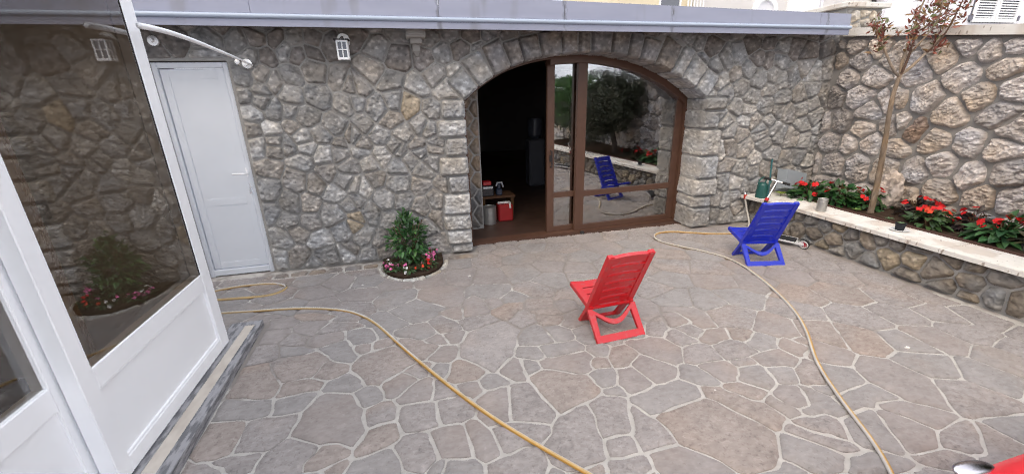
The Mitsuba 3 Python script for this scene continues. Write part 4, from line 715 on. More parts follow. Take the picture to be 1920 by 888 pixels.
# ================================================================ beach chairs
def make_chair(x, y, yaw, s, rgb, label):
    k = thing('beach_chair', label, 'chair', 'small plastic beach chairs on the terrace')
    M0 = rotz(yaw, (x, y, 0.0)); M0[:3, :3] *= s
    col = rgb
    def ext2(poly, o, V, dep, off=0.0):
        V = np.asarray(V, float); V = V/np.linalg.norm(V); N = np.cross((1, 0, 0), V)
        m = extr(poly, dep, frame4(np.asarray(o, float)+N*off, (1, 0, 0), V, N)); m.apply_transform(M0); return m
    # back rest: from the hinge up to the top, leaning towards -y
    hin, top = np.array([0, 0.19, 0.185]), np.array([0, -0.042, 0.652]); L = np.linalg.norm(top-hin); Vb = (top-hin)/L; Nb = np.cross((1, 0, 0), Vb)
    out = [(-0.178, -0.02)]+[(0.178*math.sin(a), 0.035-0.055*abs(math.sin(a))**3) for a in np.linspace(-1.35, 1.35, 13)]+[(0.178, -0.02)]
    out += [(0.165, L-0.004), (0.150, L+0.004), (0.128, L), (0.118, L-0.012)]+[(u, L-0.006-0.010*(1-(1-(u/0.118)**2))) for u in np.linspace(0.09, -0.09, 7)]+[(-0.118, L-0.012), (-0.128, L), (-0.150, L+0.004), (-0.165, L-0.004)]
    back = Polygon(out).buffer(0)
    slots = []
    for i in range(5):
        c = 0.095+i*0.082; w = 0.108+0.004*i
        us = np.linspace(-w, w, 13); bow = 0.010*(1-(us/w)**2)
        slots.append(Polygon(list(zip(us, c+bow))+list(zip(us[::-1], c+0.017+bow[::-1]))))
    panel = back.difference(unary_union(slots))
    m = ext2(panel, hin, Vb, 0.020, -0.006)
    lips = []
    for i in range(6):
        c = 0.095+i*0.082; w = 0.112+0.004*i; us = np.linspace(-w, w, 13); bow = 0.010*(1-(us/w)**2)
        if i < 5: lips.append(ext2(Polygon(list(zip(us, c-0.006+bow))+list(zip(us[::-1], c-0.0005+bow[::-1]))), hin, Vb, 0.032, -0.012))
    m = cat_([m]+lips); put(k+'__back', m, col)
    rails = []
    for sg in (-1, 1):
        rails.append(ext2(Polygon([(sg*0.133, -0.03), (sg*0.178, -0.03), (sg*0.166, L-0.002), (sg*0.128, L-0.004)]), hin, Vb, 0.032, -0.012))
    for r in rails: put(k+'__back_rail', r, col)
    put(k+'__top_rail', ext2(LineString([(u, L-0.010-0.010*(u/0.118)**2) for u in np.linspace(-0.13, 0.13, 9)]).buffer(0.0085, cap_style=2), hin, Vb, 0.026, -0.009), col)
    # front legs carry on below the hinge
    foot = np.array([0, 0.322, 0.0]); Vf = (foot-hin)/np.linalg.norm(foot-hin); Lf = np.linalg.norm(foot-hin)
    legs = unary_union([Polygon([(sg*0.128, -0.02), (sg*0.172, -0.02), (sg*0.168, Lf), (sg*0.120, Lf)]) for sg in (-1, 1)]+[sbox(-0.15, Lf-0.035, 0.15, Lf)])
    put(k+'__front_leg_frame', ext2(legs, hin, Vf, 0.026, -0.013), col)
    # seat
    sr_, sf = np.array([0, 0.150, 0.185]), np.array([0, 0.436, 0.262]); Ls = np.linalg.norm(sf-sr_); Vs = (sr_-sf)/Ls
    seat = Polygon([(-0.190, 0.0), (-0.155, -0.008), (-0.09, 0.004), (0.09, 0.004), (0.155, -0.008), (0.190, 0.0), (0.172, Ls), (-0.172, Ls)])
    seat = seat.difference(unary_union([Polygon([(-0.125, a), (0.125, a), (0.125, a+0.010), (-0.125, a+0.010)]) for a in (0.075, 0.145, 0.215)]))
    put(k+'__seat', ext2(seat, sf, Vs, 0.010, -0.005), col)
    for sg in (-1, 1): put(k+'__seat_rail', ext2(Polygon([(sg*0.160, 0.004), (sg*0.191, 0.002), (sg*0.174, Ls), (sg*0.145, Ls)]), sf, Vs, 0.034, -0.017), col)
    # rear leg frame with the drooping cross bar
    o, hi = np.array([0, 0, 0.0]), np.array([0, 0.152, 0.168]); Lr = np.linalg.norm(hi-o); Vr = (hi-o)/Lr
    us = np.linspace(-0.152, 0.152, 17); droop = 0.085*np.cos(us/0.152*math.pi/2)**1.1
    outer = Polygon([(-0.184, 0.0), (0.184, 0.0), (0.188, Lr+0.012), (0.150, Lr+0.012)]+[(u, Lr+0.004-d) for u, d in zip(us[::-1], droop[::-1])]+[(-0.150, Lr+0.012), (-0.188, Lr+0.012)])
    hole = Polygon([(-0.148, 0.050), (0.148, 0.050)]+[(u*0.93, Lr-0.032-d) for u, d in zip(us[::-1], droop[::-1])])
    put(k+'__rear_leg_frame', ext2(outer.buffer(0).difference(hole.buffer(0)), o, Vr, 0.024, -0.012), col)
    put(k+'__foot_lip', cat_([ext2(sbox(-0.183, 0.0, 0.183, 0.009), o, Vr, 0.040, -0.026), ext2(sbox(-0.183, 0.040, 0.183, 0.049), o, Vr, 0.034, -0.022)]), col)
    return k
make_chair(1.272, -1.991, 0.064, 1.0, 'm_redplastic', 'bright red plastic folding beach chair alone on the open paving')
make_chair(3.19, -1.234, -0.231, 0.976, 'm_blueplastic', 'royal blue plastic folding beach chair near the stone planter')

# ================================================================ kick scooter
def make_scooter(wx, wy, ang, lean, label, head=None, base=0.62):
    k = thing('kick_scooter', label, 'scooter', None)
    M0 = rotz(ang, (wx, wy, 0)) @ trimesh.transformations.rotation_matrix(lean, [1, 0, 0])
    def mv(m): return move(m, M0)
    R_ = 0.052
    def ring(r0, r1, w, c): m = lathe([(r0, -w), (r1-0.004, -w), (r1, -w*0.5), (r1, w*0.5), (r1-0.004, w), (r0, w), (r0, -w)], 28); m.apply_transform(trimesh.transformations.rotation_matrix(math.pi/2, [1, 0, 0])); m.apply_translation(c); return m
    for cx in (0.0, base):
        w = fresh(k+'__wheel')
        mt = mv(ring(0.046, R_, 0.012, (cx, 0, R_))); scene[w] = mikit.ply(mt, 'm_vc', smooth=True, color=np.tile((0.02, 0.02, 0.02), (len(mt.vertices), 1)))
        mt = mv(ring(0.036, 0.046, 0.0135, (cx, 0, R_))); scene[w+'__rim'] = mikit.ply(mt, 'm_vc', smooth=True, color=np.tile((0.72, 0.72, 0.72), (len(mt.vertices), 1)))
        sp_ = [ring(0.0, 0.010, 0.014, (cx, 0, R_))]+[tube([(cx, 0, R_), (cx+0.037*math.cos(a), 0, R_+0.037*math.sin(a))], 0.0032, 6) for a in np.arange(10)*math.pi/5]
        mt = mv(cat_(sp_)); scene[w+'__spokes'] = mikit.ply(mt, 'm_vc', color=np.tile((0.45, 0.02, 0.05), (len(mt.vertices), 1)))
    put(k+'__deck', mv(bx(0.075, base-0.12, -0.05, 0.05, 0.062, 0.086, 0.006)), 'm_vc', color=(0.02, 0.02, 0.022))
    put(k+'__deck_trim', mv(cat_([bx(0.07, base-0.12, -0.056, -0.0505, 0.066, 0.084, 0.002), bx(0.07, base-0.12, 0.0505, 0.056, 0.066, 0.084, 0.002)])), 'm_vc', color=(0.70, 0.70, 0.72))
    put(k+'__rear_fork', mv(cat_([bx(-0.008, 0.09, -0.026, -0.019, 0.045, 0.075, 0.002), bx(-0.008, 0.09, 0.019, 0.026, 0.045, 0.075, 0.002)])), 'm_vc', color=(0.72, 0.72, 0.74))
    fen = [(R_*1.18*math.cos(a), 0, R_+R_*1.18*math.sin(a)) for a in np.linspace(0.5, 2.5, 10)]
    put(k+'__fender', mv(strip(np.array(fen), 0.004, 0.006).apply_transform(np.diag([1, 7, 1, 1]))), 'm_vc', color=(0.02, 0.02, 0.02))
    put(k+'__stem', mv(tube([(base-0.12, 0, 0.085), (base-0.035, 0, 0.12), (base-0.02, 0, 0.17)], 0.018, 12)), 'm_vc', smooth=40, color=(0.03, 0.03, 0.03))
    A = (M0 @ np.array([base+0.005, 0, 0.10, 1]))[:3]; H = (M0 @ np.array([base-0.06, 0, 0.62, 1]))[:3] if head is None else np.array(head)
    ax = (H-A)/np.linalg.norm(H-A); sd = M0[:3, 1]-ax*np.dot(M0[:3, 1], ax)
    if head is not None: sd = np.array([-0.55, 0.75, 0.1]); sd = sd-ax*np.dot(sd, ax)
    sd /= np.linalg.norm(sd)
    put(k+'__steering_tube', tube([A, A+(H-A)*0.62], 0.015, 12), 'm_vc', smooth=40, color=(0.03, 0.03, 0.032))
    put(k+'__steering_tube', tube([A+(H-A)*0.62, H], 0.011, 12), 'm_steel', smooth=40)
    put(k+'__clamp', tube([A+(H-A)*0.58, A+(H-A)*0.64], 0.021, 12), 'm_vc', smooth=40, color=(0.45, 0.03, 0.035))
    put(k+'__handlebar', tube([H-sd*0.13, H+sd*0.13], 0.010, 12), 'm_steel', smooth=40)
    for sg in (-1, 1): put(k+'__grip', tube([H+sd*sg*0.06, H+sd*sg*0.135], 0.015, 12), 'm_vc', smooth=40, color=(0.02, 0.02, 0.02))
    return k
make_scooter(3.925, -0.96, math.radians(116), math.radians(-12), 'black kick scooter with white trimmed deck behind the blue chair', head=(4.06, -0.36, 0.60), base=0.53)
make_scooter(3.72, -4.05, math.radians(70), math.radians(-12), 'black kick scooter farther down the planter, seen only mirrored in the sliding door')

# ================================================================ hose
def hose_mesh(path, r, n, twist):
    p = spline(path, n); p[:, 2] = r+0.006; sides = 12
    m = tube(p, r, sides); c = np.zeros((len(m.vertices), 3)); s = np.linspace(0, 1, n)
    tt_ = np.interp(s, *twist)
    for i in range(n):
        # angle of each vertex round the tube, measured from straight up
        v = m.vertices[i*sides:(i+1)*sides]-p[i]; t = p[min(i+1, n-1)]-p[max(i-1, 0)]; t /= np.linalg.norm(t); side = np.cross(t, [0, 0, 1.0])
        a = np.degrees(np.arctan2(v @ side, v[:, 2]))-tt_[i]; a = (a+180) % 360-180
        cc = np.tile((0.50, 0.355, 0.17), (sides, 1)); cc[np.abs(a-110) < 42] = (0.50, 0.48, 0.45); cc[np.abs(a-62) < 17] = (0.08, 0.075, 0.07)
        cc[np.abs(a+120) < 40] = (0.46, 0.24, 0.055); c[i*sides:(i+1)*sides] = cc*(0.9+0.2*meshkit.noise(v*60+p[i]*20)[:, None])
    c[-2:] = (0.1, 0.1, 0.1); return m, c
HR = 0.0105
H1 = [(-2.3, -0.62), (-2.0, -0.42), (-1.70, -0.298), (-1.52, -0.292), (-1.31, -0.344), (-1.228, -0.448), (-1.27, -0.54), (-1.44, -0.575), (-1.72, -0.545), (-2.05, -0.60), (-2.25, -0.80), (-2.0, -0.86), (-1.615, -0.815), (-1.434, -0.839), (-1.149, -0.876), (-0.853, -0.952), (-0.591, -1.09), (-0.414, -1.292), (-0.25, -1.59), (-0.047, -1.965), (0.12, -2.251), (0.328, -2.565), (0.469, -2.747), (0.603, -2.912), (0.95, -3.3), (1.3, -3.55), (1.62, -3.52), (1.80, -3.36), (1.969, -3.132), (2.055, -2.964), (2.159, -2.763), (2.293, -2.548), (2.478, -2.325), (2.651, -2.081), (2.80, -1.768), (2.933, -1.342), (2.955, -0.98), (2.834, -0.724), (2.68, -0.502), (2.608, -0.301), (2.711, -0.116), (2.874, -0.084), (3.145, -0.205), (3.508, -0.35), (3.74, -0.33), (3.93, -0.20)]
m, c = hose_mesh([(x, y, 0) for x, y in H1], HR, 520, ([0, 0.08, 0.12, 0.17, 0.22, 0.30, 0.40, 0.5, 0.6, 0.75, 0.88, 1.0], [-95, -95, -40, -40, -95, -105, -155, -165, -175, -180, -150, -110]))
k = thing('garden_hose', 'long yellow and grey garden hose winding over the paving from the wall tap', 'hose')
put(k+'__ground_run', m, 'm_vc', smooth=True, color=c)
rise = spline([(3.90, -0.225, 0.0165), (3.955, -0.17, 0.06), (3.975, -0.10, 0.16), (3.955, -0.07, 0.28), (3.94, -0.062, 0.345)], 24)
put(k+'__riser', tube(rise, HR, 10), 'm_vc', smooth=True, color=(0.55, 0.53, 0.49))
put(k+'__coupling', cat_([tube([(3.94, -0.062, 0.335), (3.938, -0.062, 0.385)], [0.016, 0.018], 12)]), 'm_vc', smooth=40, color=(0.55, 0.04, 0.025))
k = thing('wall_tap', 'small metal water tap on the stone wall beside the planter corner', 'tap')
put(k+'__body', cat_([tube([(3.935, 0.0, 0.405), (3.935, -0.055, 0.408), (3.938, -0.062, 0.387)], 0.013, 10), tube([(3.935, -0.035, 0.405), (3.935, -0.035, 0.440)], 0.008, 10)]), 'm_steel', smooth=40)
put(k+'__handle', bx(3.90, 3.97, -0.042, -0.028, 0.440, 0.450, 0.003), 'm_steel')

# ================================================================ things on the planter
ZC = 0.3745
k = thing('watering_can', 'dark green plastic watering can on the coping at the wall end of the planter', 'watering can')
wc = (4.03, -0.20, ZC); gc = (0.012, 0.085, 0.075)
put(k+'__body', lathe([(0, 0.001), (0.058, 0.001), (0.062, 0.01), (0.056, 0.15), (0.05, 0.165), (0.036, 0.18), (0.030, 0.182), (0.028, 0.176), (0, 0.172)], 24, wc), 'm_gloss', smooth=40, color=gc)
put(k+'__handle', tube(spline([(wc[0]+0.03, wc[1]-0.0, ZC+0.172), (wc[0]+0.012, wc[1], ZC+0.245), (wc[0]-0.03, wc[1], ZC+0.235), (wc[0]-0.052, wc[1], ZC+0.15)], 16), 0.008, 8), 'm_gloss', smooth=40, color=gc)
put(k+'__spout', tube([(wc[0]+0.05, wc[1]+0.01, ZC+0.05), (wc[0]+0.12, wc[1]+0.03, ZC+0.14), (wc[0]+0.16, wc[1]+0.04, ZC+0.19)], [0.016, 0.011, 0.010], 10), 'm_gloss', smooth=40, color=gc)
k = thing('metal_can', 'dull silver metal can standing on the pale planter coping', 'can')
put(k+'__body', lathe([(0, 0.001), (0.046, 0.001), (0.048, 0.006), (0.046, 0.012), (0.046, 0.098), (0.0485, 0.102), (0.0485, 0.106), (0.046, 0.110), (0.046, 0.128), (0.048, 0.132), (0.046, 0.135), (0.043, 0.132), (0.043, 0.126)], 32, (4.14, -0.885, ZC)), 'm_tin', smooth=40)
put(k+'__lid', lathe([(0, 0.126), (0.041, 0.126), (0.0425, 0.130)], 32, (4.14, -0.885, ZC)), 'm_tin', smooth=40)
k = thing('grey_trough', 'empty light grey plastic window box lying in the planter corner', 'planter box')
TU, TV = np.array((0.97, 0.0, -0.24)), np.array((0.07, 0.28, 0.957)); TU = TU/np.linalg.norm(TU); TV = TV-TU*np.dot(TU, TV); TV /= np.linalg.norm(TV)
TF = frame4((4.49, -0.20, 0.42), TU, TV, np.cross(TU, TV))
o_ = trimesh.convex.convex_hull(np.array([(x*(1-0.08*(z > 0)), 0.012*(z > 0)+y*(0.25-0.024*(z > 0)), z) for x in (-0.17, 0.17) for y in (0, 1) for z in (-0.09, 0.03)]))
put(k+'__body', move(trimesh.boolean.difference([o_, bx(-0.15, 0.15, 0.02, 0.23, -0.2, 0.015)], engine='manifold'), TF), 'm_vc', color=(0.26, 0.29, 0.32))
put(k+'__rim', move(cat_([bx(-0.182, 0.182, -0.010, 0.0, -0.094, -0.078), bx(-0.182, 0.182, 0.25, 0.260, -0.094, -0.078)]), TF), 'm_vc', color=(0.30, 0.33, 0.36))
tag(put('broom_handle', tube([(4.06, -0.27, 0.377), (4.18, -0.14, 0.60), (4.285, -0.02, 0.79)], 0.009, 10), 'm_vc', smooth=40, color=(0.03, 0.11, 0.12)), 'dark teal stick leaning over the planter corner against the wall', 'stick')

FL = {'red': (0.60, 0.016, 0.018), 'pink': (0.72, 0.16, 0.38), 'white': (0.80, 0.78, 0.76), 'lilac': (0.50, 0.30, 0.62), 'coral': (0.62, 0.06, 0.025)}
def bloom(c, nrm, r, rr_):
    """five rounded, slightly cupped petals"""
    nrm = nrm/np.linalg.norm(nrm); a = np.cross(nrm, [0.3, 0.2, 0.9]); a /= np.linalg.norm(a); b = np.cross(nrm, a); V_, F_ = [], []
    off = rr_.uniform(0, 6)
    for i in range(5):
        t = off+i*2*math.pi/5+rr_.normal(0, 0.1); d = a*math.cos(t)+b*math.sin(t); s = np.cross(nrm, d); R_ = r*rr_.uniform(0.85, 1.15)
        P = [c, c+d*R_*0.55+s*R_*0.42+nrm*R_*0.12, c+d*R_*0.95+s*R_*0.30+nrm*R_*0.05, c+d*R_*1.02-s*0+nrm*R_*0.0, c+d*R_*0.95-s*R_*0.30+nrm*R_*0.05, c+d*R_*0.55-s*R_*0.42+nrm*R_*0.12]
        k0 = len(V_); V_ += P; F_ += [[k0, k0+1, k0+2], [k0, k0+2, k0+3], [k0, k0+3, k0+4], [k0, k0+4, k0+5]]
    return trimesh.Trimesh(np.array(V_), F_, process=False)
def leafcol(n, rr_, base, per=8):
    c = np.array(base)*rr_.uniform(0.6, 1.45, (n, 1))*np.array([1, 1, 1])+rr_.uniform(-0.006, 0.006, (n, 3)); return np.repeat(np.clip(c, 0.004, 0.9), per, 0)
def flowering_plant(name, c, rad, hgt, nleaf, L, leafrgb, blooms, label, cat, group, seed, r=0.0255, spread=1.0):
    if r > 0.02: nleaf = int(nleaf*1.5); rad = (rad[0]*1.12, rad[1]*1.15); hgt *= 1.08
    k = thing(name, label, cat, group); q = np.random.default_rng(seed); c = np.array(c, float)
    d = unit(nleaf, q); d[:, 2] = np.abs(d[:, 2])*0.9+0.05; rad3 = np.array([rad[0], rad[1], hgt])
    rr_ = q.uniform(0.35, 1.0, (nleaf, 1))**0.6
    base = c+d*rad3*rr_*0.82
    out = d*np.array([1, 1, 0.25])+q.normal(0, 0.35, (nleaf, 3)); m, per = leaves(base, out, np.tile([0, 0, 1.0], (nleaf, 1))+q.normal(0, 0.3, (nleaf, 3)), q.uniform(0.7, 1.2, nleaf)*L, q.uniform(0.36, 0.5, nleaf)*L, 0.3)
    put(k+'__leaves', m, 'm_leaf', smooth=True, color=leafcol(nleaf, q, leafrgb))
    ns = 9; st = [tube([c+np.array([q.normal(0, 0.02), q.normal(0, 0.02), -0.01]), c+np.array([x*rad[0]*0.3, y*rad[1]*0.3, hgt*0.45]), c+np.array([x*rad[0]*0.62, y*rad[1]*0.62, hgt*0.8])], 0.004, 5) for x, y in q.uniform(-1, 1, (ns, 2))]
    put(k+'__stems', cat_(st), 'm_vc', color=(0.10, 0.06, 0.03))
    for col, n in blooms:
        for _ in range(n):
            dd = unit(1, q)[0]; dd[2] = abs(dd[2])*0.8+0.25; dd[1] -= 0.25; dd[0] -= 0.2; dd /= np.linalg.norm(dd)
            p = c+dd*rad3*q.uniform(0.92, 1.08)
            fl = cat_([bloom(p+q.normal(0, r*0.55, 3), dd+q.normal(0, 0.35, 3), r*q.uniform(0.8, 1.1), q) for _ in range(3 if r > 0.018 else 2)])
            put(k+'__flower', fl, 'm_petal', color=np.array(FL[col])*q.uniform(0.85, 1.15))
    return k
G1 = 'red flowering plants in the stone planter'
flowering_plant('impatiens_plant', (4.50, -0.42, 0.36), (0.19, 0.17), 0.26, 95, 0.105, (0.030, 0.085, 0.022), [('red', 5)], 'bushy green plant with red flowers before the grey window box', 'plant', G1, 1)
flowering_plant('impatiens_plant', (4.62, -0.66, 0.36), (0.20, 0.17), 0.26, 105, 0.11, (0.028, 0.080, 0.022), [('red', 6)], 'bushy green plant with red flowers behind the silver can', 'plant', G1, 2)
flowering_plant('impatiens_plant', (4.78, -0.90, 0.36), (0.17, 0.14), 0.20, 70, 0.11, (0.028, 0.080, 0.022), [('red', 3)], 'green plant with few red flowers just left of the young tree trunk', 'plant', G1, 3)
flowering_plant('impatiens_plant', (4.86, -1.30, 0.36), (0.15, 0.15), 0.19, 60, 0.10, (0.030, 0.022, 0.018), [('red', 7)], 'dark leaved plant with red flowers right of the young tree trunk', 'plant', G1, 4)
flowering_plant('impatiens_plant', (4.66, -1.52, 0.355), (0.13, 0.14), 0.20, 60, 0.10, (0.045, 0.085, 0.030), [('red', 3), ('coral', 4)], 'olive green plant with orange red flowers behind the small black pot', 'plant', G1, 5)
flowering_plant('impatiens_plant', (4.86, -1.74, 0.36), (0.15, 0.14), 0.16, 60, 0.10, (0.030, 0.022, 0.018), [('red', 6)], 'dark leaved plant with red flowers in the middle of the right bed', 'plant', G1, 6)
flowering_plant('impatiens_plant', (4.76, -1.98, 0.355), (0.18, 0.16), 0.19, 85, 0.13, (0.045, 0.110, 0.040), [('red', 9)], 'broad leaved green plant with a row of red flowers', 'plant', G1, 7)
flowering_plant('impatiens_plant', (4.72, -2.26, 0.355), (0.15, 0.16), 0.19, 70, 0.11, (0.050, 0.050, 0.025), [('red', 12)], 'plant with the densest red flowers nearest the camera in the bed', 'plant', G1, 8)
flowering_plant('impatiens_plant', (4.95, -2.9, 0.36), (0.2, 0.2), 0.2, 60, 0.10, (0.030, 0.030, 0.018), [('red', 10)], 'red flowering plant farther down the bed, seen only mirrored in the sliding door', 'plant', None, 9)
q = np.random.default_rng(15)
def rosette(c, n, L, rgb, label):
    k = thing('seedling', label, 'plant'); a = np.arange(n)*2.4; d = np.stack([np.cos(a), np.sin(a), np.full(n, 0.55)], 1)
    m, per = leaves(np.tile(np.array(c, float), (n, 1)), d, np.tile([0, 0, 1.0], (n, 1)), np.full(n, L)*q.uniform(0.8, 1.1, n), np.full(n, L*0.4), 0.2); put(k+'__leaves', m, 'm_leaf', smooth=True, color=leafcol(n, q, rgb)); put(k+'__stem', tube([np.array(c)-[0, 0, 0.04], np.array(c)+[0, 0, 0.004]], 0.004, 6), 'm_vc', color=(0.1, 0.12, 0.04))
rosette((4.30, -0.22, 0.40), 14, 0.065, (0.20, 0.26, 0.05), 'pale yellow green seedling in the soil at the left end of the bed')
rosette((4.50, -0.98, 0.375), 8, 0.055, (0.12, 0.20, 0.05), 'tiny light green seedling in bare soil left of the tree trunk')
rosette((4.47, -1.32, 0.375), 7, 0.045, (0.07, 0.12, 0.06), 'tiny grey green seedling by the brown edging near the black pot')
k = thing('potted_plant', 'small black pot with a seedling on a white saucer on the coping', 'pot')
pc = (4.19, -1.60, ZC)
put(k+'__saucer', lathe([(0, 0.001), (0.055, 0.001), (0.070, 0.010), (0.072, 0.012), (0.066, 0.012), (0.052, 0.006), (0, 0.006)], 28, pc), 'm_vc', smooth=40, color=(0.62, 0.62, 0.63))
put(k+'__pot', lathe([(0, 0.007), (0.030, 0.007), (0.038, 0.062), (0.041, 0.062), (0.041, 0.070), (0.036, 0.070), (0.034, 0.058), (0, 0.058)], 24, pc), 'm_vc', smooth=40, color=(0.018, 0.02, 0.025))
put(k+'__soil', lathe([(0, 0.061), (0.0335, 0.0605)], 20, pc), 'm_soil')
m, per = leaves(np.tile(np.array(pc)+[0, 0, 0.06], (7, 1)), np.stack([np.cos(np.arange(7)*2.4), np.sin(np.arange(7)*2.4), np.full(7, 0.8)], 1), np.tile([0, 0, 1.0], (7, 1)), np.full(7, 0.035), np.full(7, 0.016)); put(k+'__leaves', m, 'm_leaf', color=leafcol(7, q, (0.10, 0.16, 0.08)))
# pitted pale boulder behind the tree
def rock(c, sz, seed, holes=()):
    m = trimesh.creation.icosphere(4); v = m.vertices.copy(); n = meshkit.fbm(v*1.6, 3, seed)-0.5; n2 = 1-np.abs(2*meshkit.fbm(v*4.2, 3, seed+2)-1)
    v = v*(1+0.75*n[:, None]+0.13*(n2[:, None]-0.5))
    for h in holes:
        d = np.linalg.norm(m.vertices-np.array(h)/np.linalg.norm(h), axis=1); v = v*(1-0.45*np.exp(-(d/0.22)**2))[:, None]
    v = np.sign(v)*np.abs(v)**0.9
    return trimesh.Trimesh(v*np.array(sz)+np.array(c), m.faces, process=False)
m = rock((4.90, -0.96, 0.54), (0.115, 0.11, 0.20), 5, [(-1, -0.8, -0.1), (-0.9, -0.2, 0.55), (-0.5, -1, 0.45)])
tag(put('pitted_boulder', m, 'm_stone', smooth=True, color=noise_col(m.vertices, (0.45, 0.39, 0.35), 0.2, 14, 4)), 'pale pitted boulder with dark holes standing behind the young tree trunk', 'boulder')

# ================================================================ young red leaved tree
k = thing('young_tree', 'slender young tree with bare pale trunk and sparse reddish leaves in the planter', 'tree')
Yt = -1.03
trk = spline([(4.625, Yt, 0.33), (4.618, Yt, 0.60), (4.59, Yt, 0.90), (4.548, Yt, 1.22), (4.515, Yt, 1.50), (4.535, Yt, 1.70)], 30)
rad = np.linspace(0.029, 0.017, 30)*(1+0.12*(meshkit.noise(np.c_[np.arange(30)*0.9, np.zeros(30), np.zeros(30)])-0.5)); rad[0] = 0.038
m = tube(trk, rad, 12); put(k+'__trunk', m, 'm_bark', smooth=True, color=noise_col(m.vertices, (0.22, 0.165, 0.12), 0.25, 22, 3))
tq = np.random.default_rng(99); tips = []
def branch(pts, r0, r1, n=14):
    p = spline(pts, n); m = tube(p, np.linspace(r0, r1, n), 8); put(k+'__branch', m, 'm_bark', smooth=True, color=noise_col(m.vertices, (0.26, 0.20, 0.15) if tq.random() < 0.6 else (0.12, 0.075, 0.055), 0.25, 22, int(tq.integers(99)))); return p
B = []
B.append(branch([(4.53, Yt, 1.69), (4.42, Yt+0.02, 1.79), (4.36, Yt+0.05, 1.90), (4.27, Yt+0.06, 2.00), (4.20, Yt+0.08, 2.10)], 0.014, 0.006))
B.append(branch([(4.36, Yt+0.05, 1.90), (4.36, Yt+0.1, 2.02), (4.32, Yt+0.14, 2.16)], 0.008, 0.004))
B.append(branch([(4.535, Yt, 1.70), (4.535, Yt-0.03, 1.84), (4.50, Yt-0.06, 1.98), (4.48, Yt-0.08, 2.10)], 0.013, 0.005))
B.append(branch([(4.54, Yt, 1.70), (4.58, Yt+0.04, 1.86), (4.66, Yt+0.08, 2.02), (4.70, Yt+0.1, 2.18), (4.74, Yt+0.1, 2.36)], 0.016, 0.006))
B.append(branch([(4.58, Yt+0.04, 1.84), (4.64, Yt-0.04, 2.0), (4.66, Yt-0.1, 2.16), (4.62, Yt-0.12, 2.3)], 0.010, 0.004))
B.append(branch([(4.545, Yt, 1.71), (4.68, Yt+0.0, 1.80), (4.82, Yt+0.02, 1.90), (4.96, Yt+0.05, 1.99), (5.0, Yt+0.06, 2.14), (4.97, Yt+0.05, 2.30)], 0.015, 0.005))
B.append(branch([(4.80, Yt+0.02, 1.89), (4.84, Yt-0.06, 2.02), (4.86, Yt-0.1, 2.2), (4.88, Yt-0.12, 2.36)], 0.009, 0.004))
# twigs
tw = []
for p in B:
    for _ in range(3):
        i = int(tq.integers(len(p)//2, len(p))); d = unit(1, tq)[0]; d[2] = abs(d[2])*0.9; Ltw = tq.uniform(0.06, 0.16); e = p[i]+d*Ltw
        tw.append(tube([p[i], p[i]+d*Ltw*0.5+[0, 0, 0.01], e], [0.004, 0.003, 0.002], 5)); tips.append(e)
    tips += [p[-1], p[-3], p[-5]]
put(k+'__twigs', cat_(tw), 'm_vc', color=(0.10, 0.05, 0.04))
clus = [(c, 0.045, 9) for c in tips if c[2] > 1.92]+[((4.74, Yt, 2.27), 0.09, 55), ((4.83, Yt, 2.36), 0.10, 60), ((4.76, Yt, 2.14), 0.07, 34), ((4.60, Yt, 2.20), 0.07, 26), ((4.92, Yt, 1.94), 0.05, 32), ((4.22, Yt+0.07, 2.08), 0.05, 16), ((4.30, Yt+0.1, 1.95), 0.045, 14), ((4.49, Yt-0.05, 2.02), 0.04, 12)]
bs, ds, cs = [], [], []
for c, s, n in clus:
    b = np.array(c)+tq.normal(0, s*0.5, (n, 3)); bs.append(b); ds.append(unit(n, tq)+[0, 0, 0.3])
    pal = np.array([(0.17, 0.055, 0.038), (0.25, 0.075, 0.05), (0.12, 0.05, 0.034), (0.21, 0.12, 0.05), (0.11, 0.12, 0.045)]); w = tq.choice(5, n, p=[0.26, 0.22, 0.14, 0.20, 0.18]); cs.append(pal[w]*tq.uniform(0.7, 1.3, (n, 1)))
bs, ds, cs = np.vstack(bs), np.vstack(ds), np.vstack(cs); n = len(bs)
m, per = leaves(bs, ds, unit(n, tq), tq.uniform(0.038, 0.07, n), tq.uniform(0.013, 0.023, n), 0.3)
put(k+'__crown', m, 'm_leaf', smooth=True, color=np.repeat(np.clip(cs, 0.01, 0.9), per, 0))

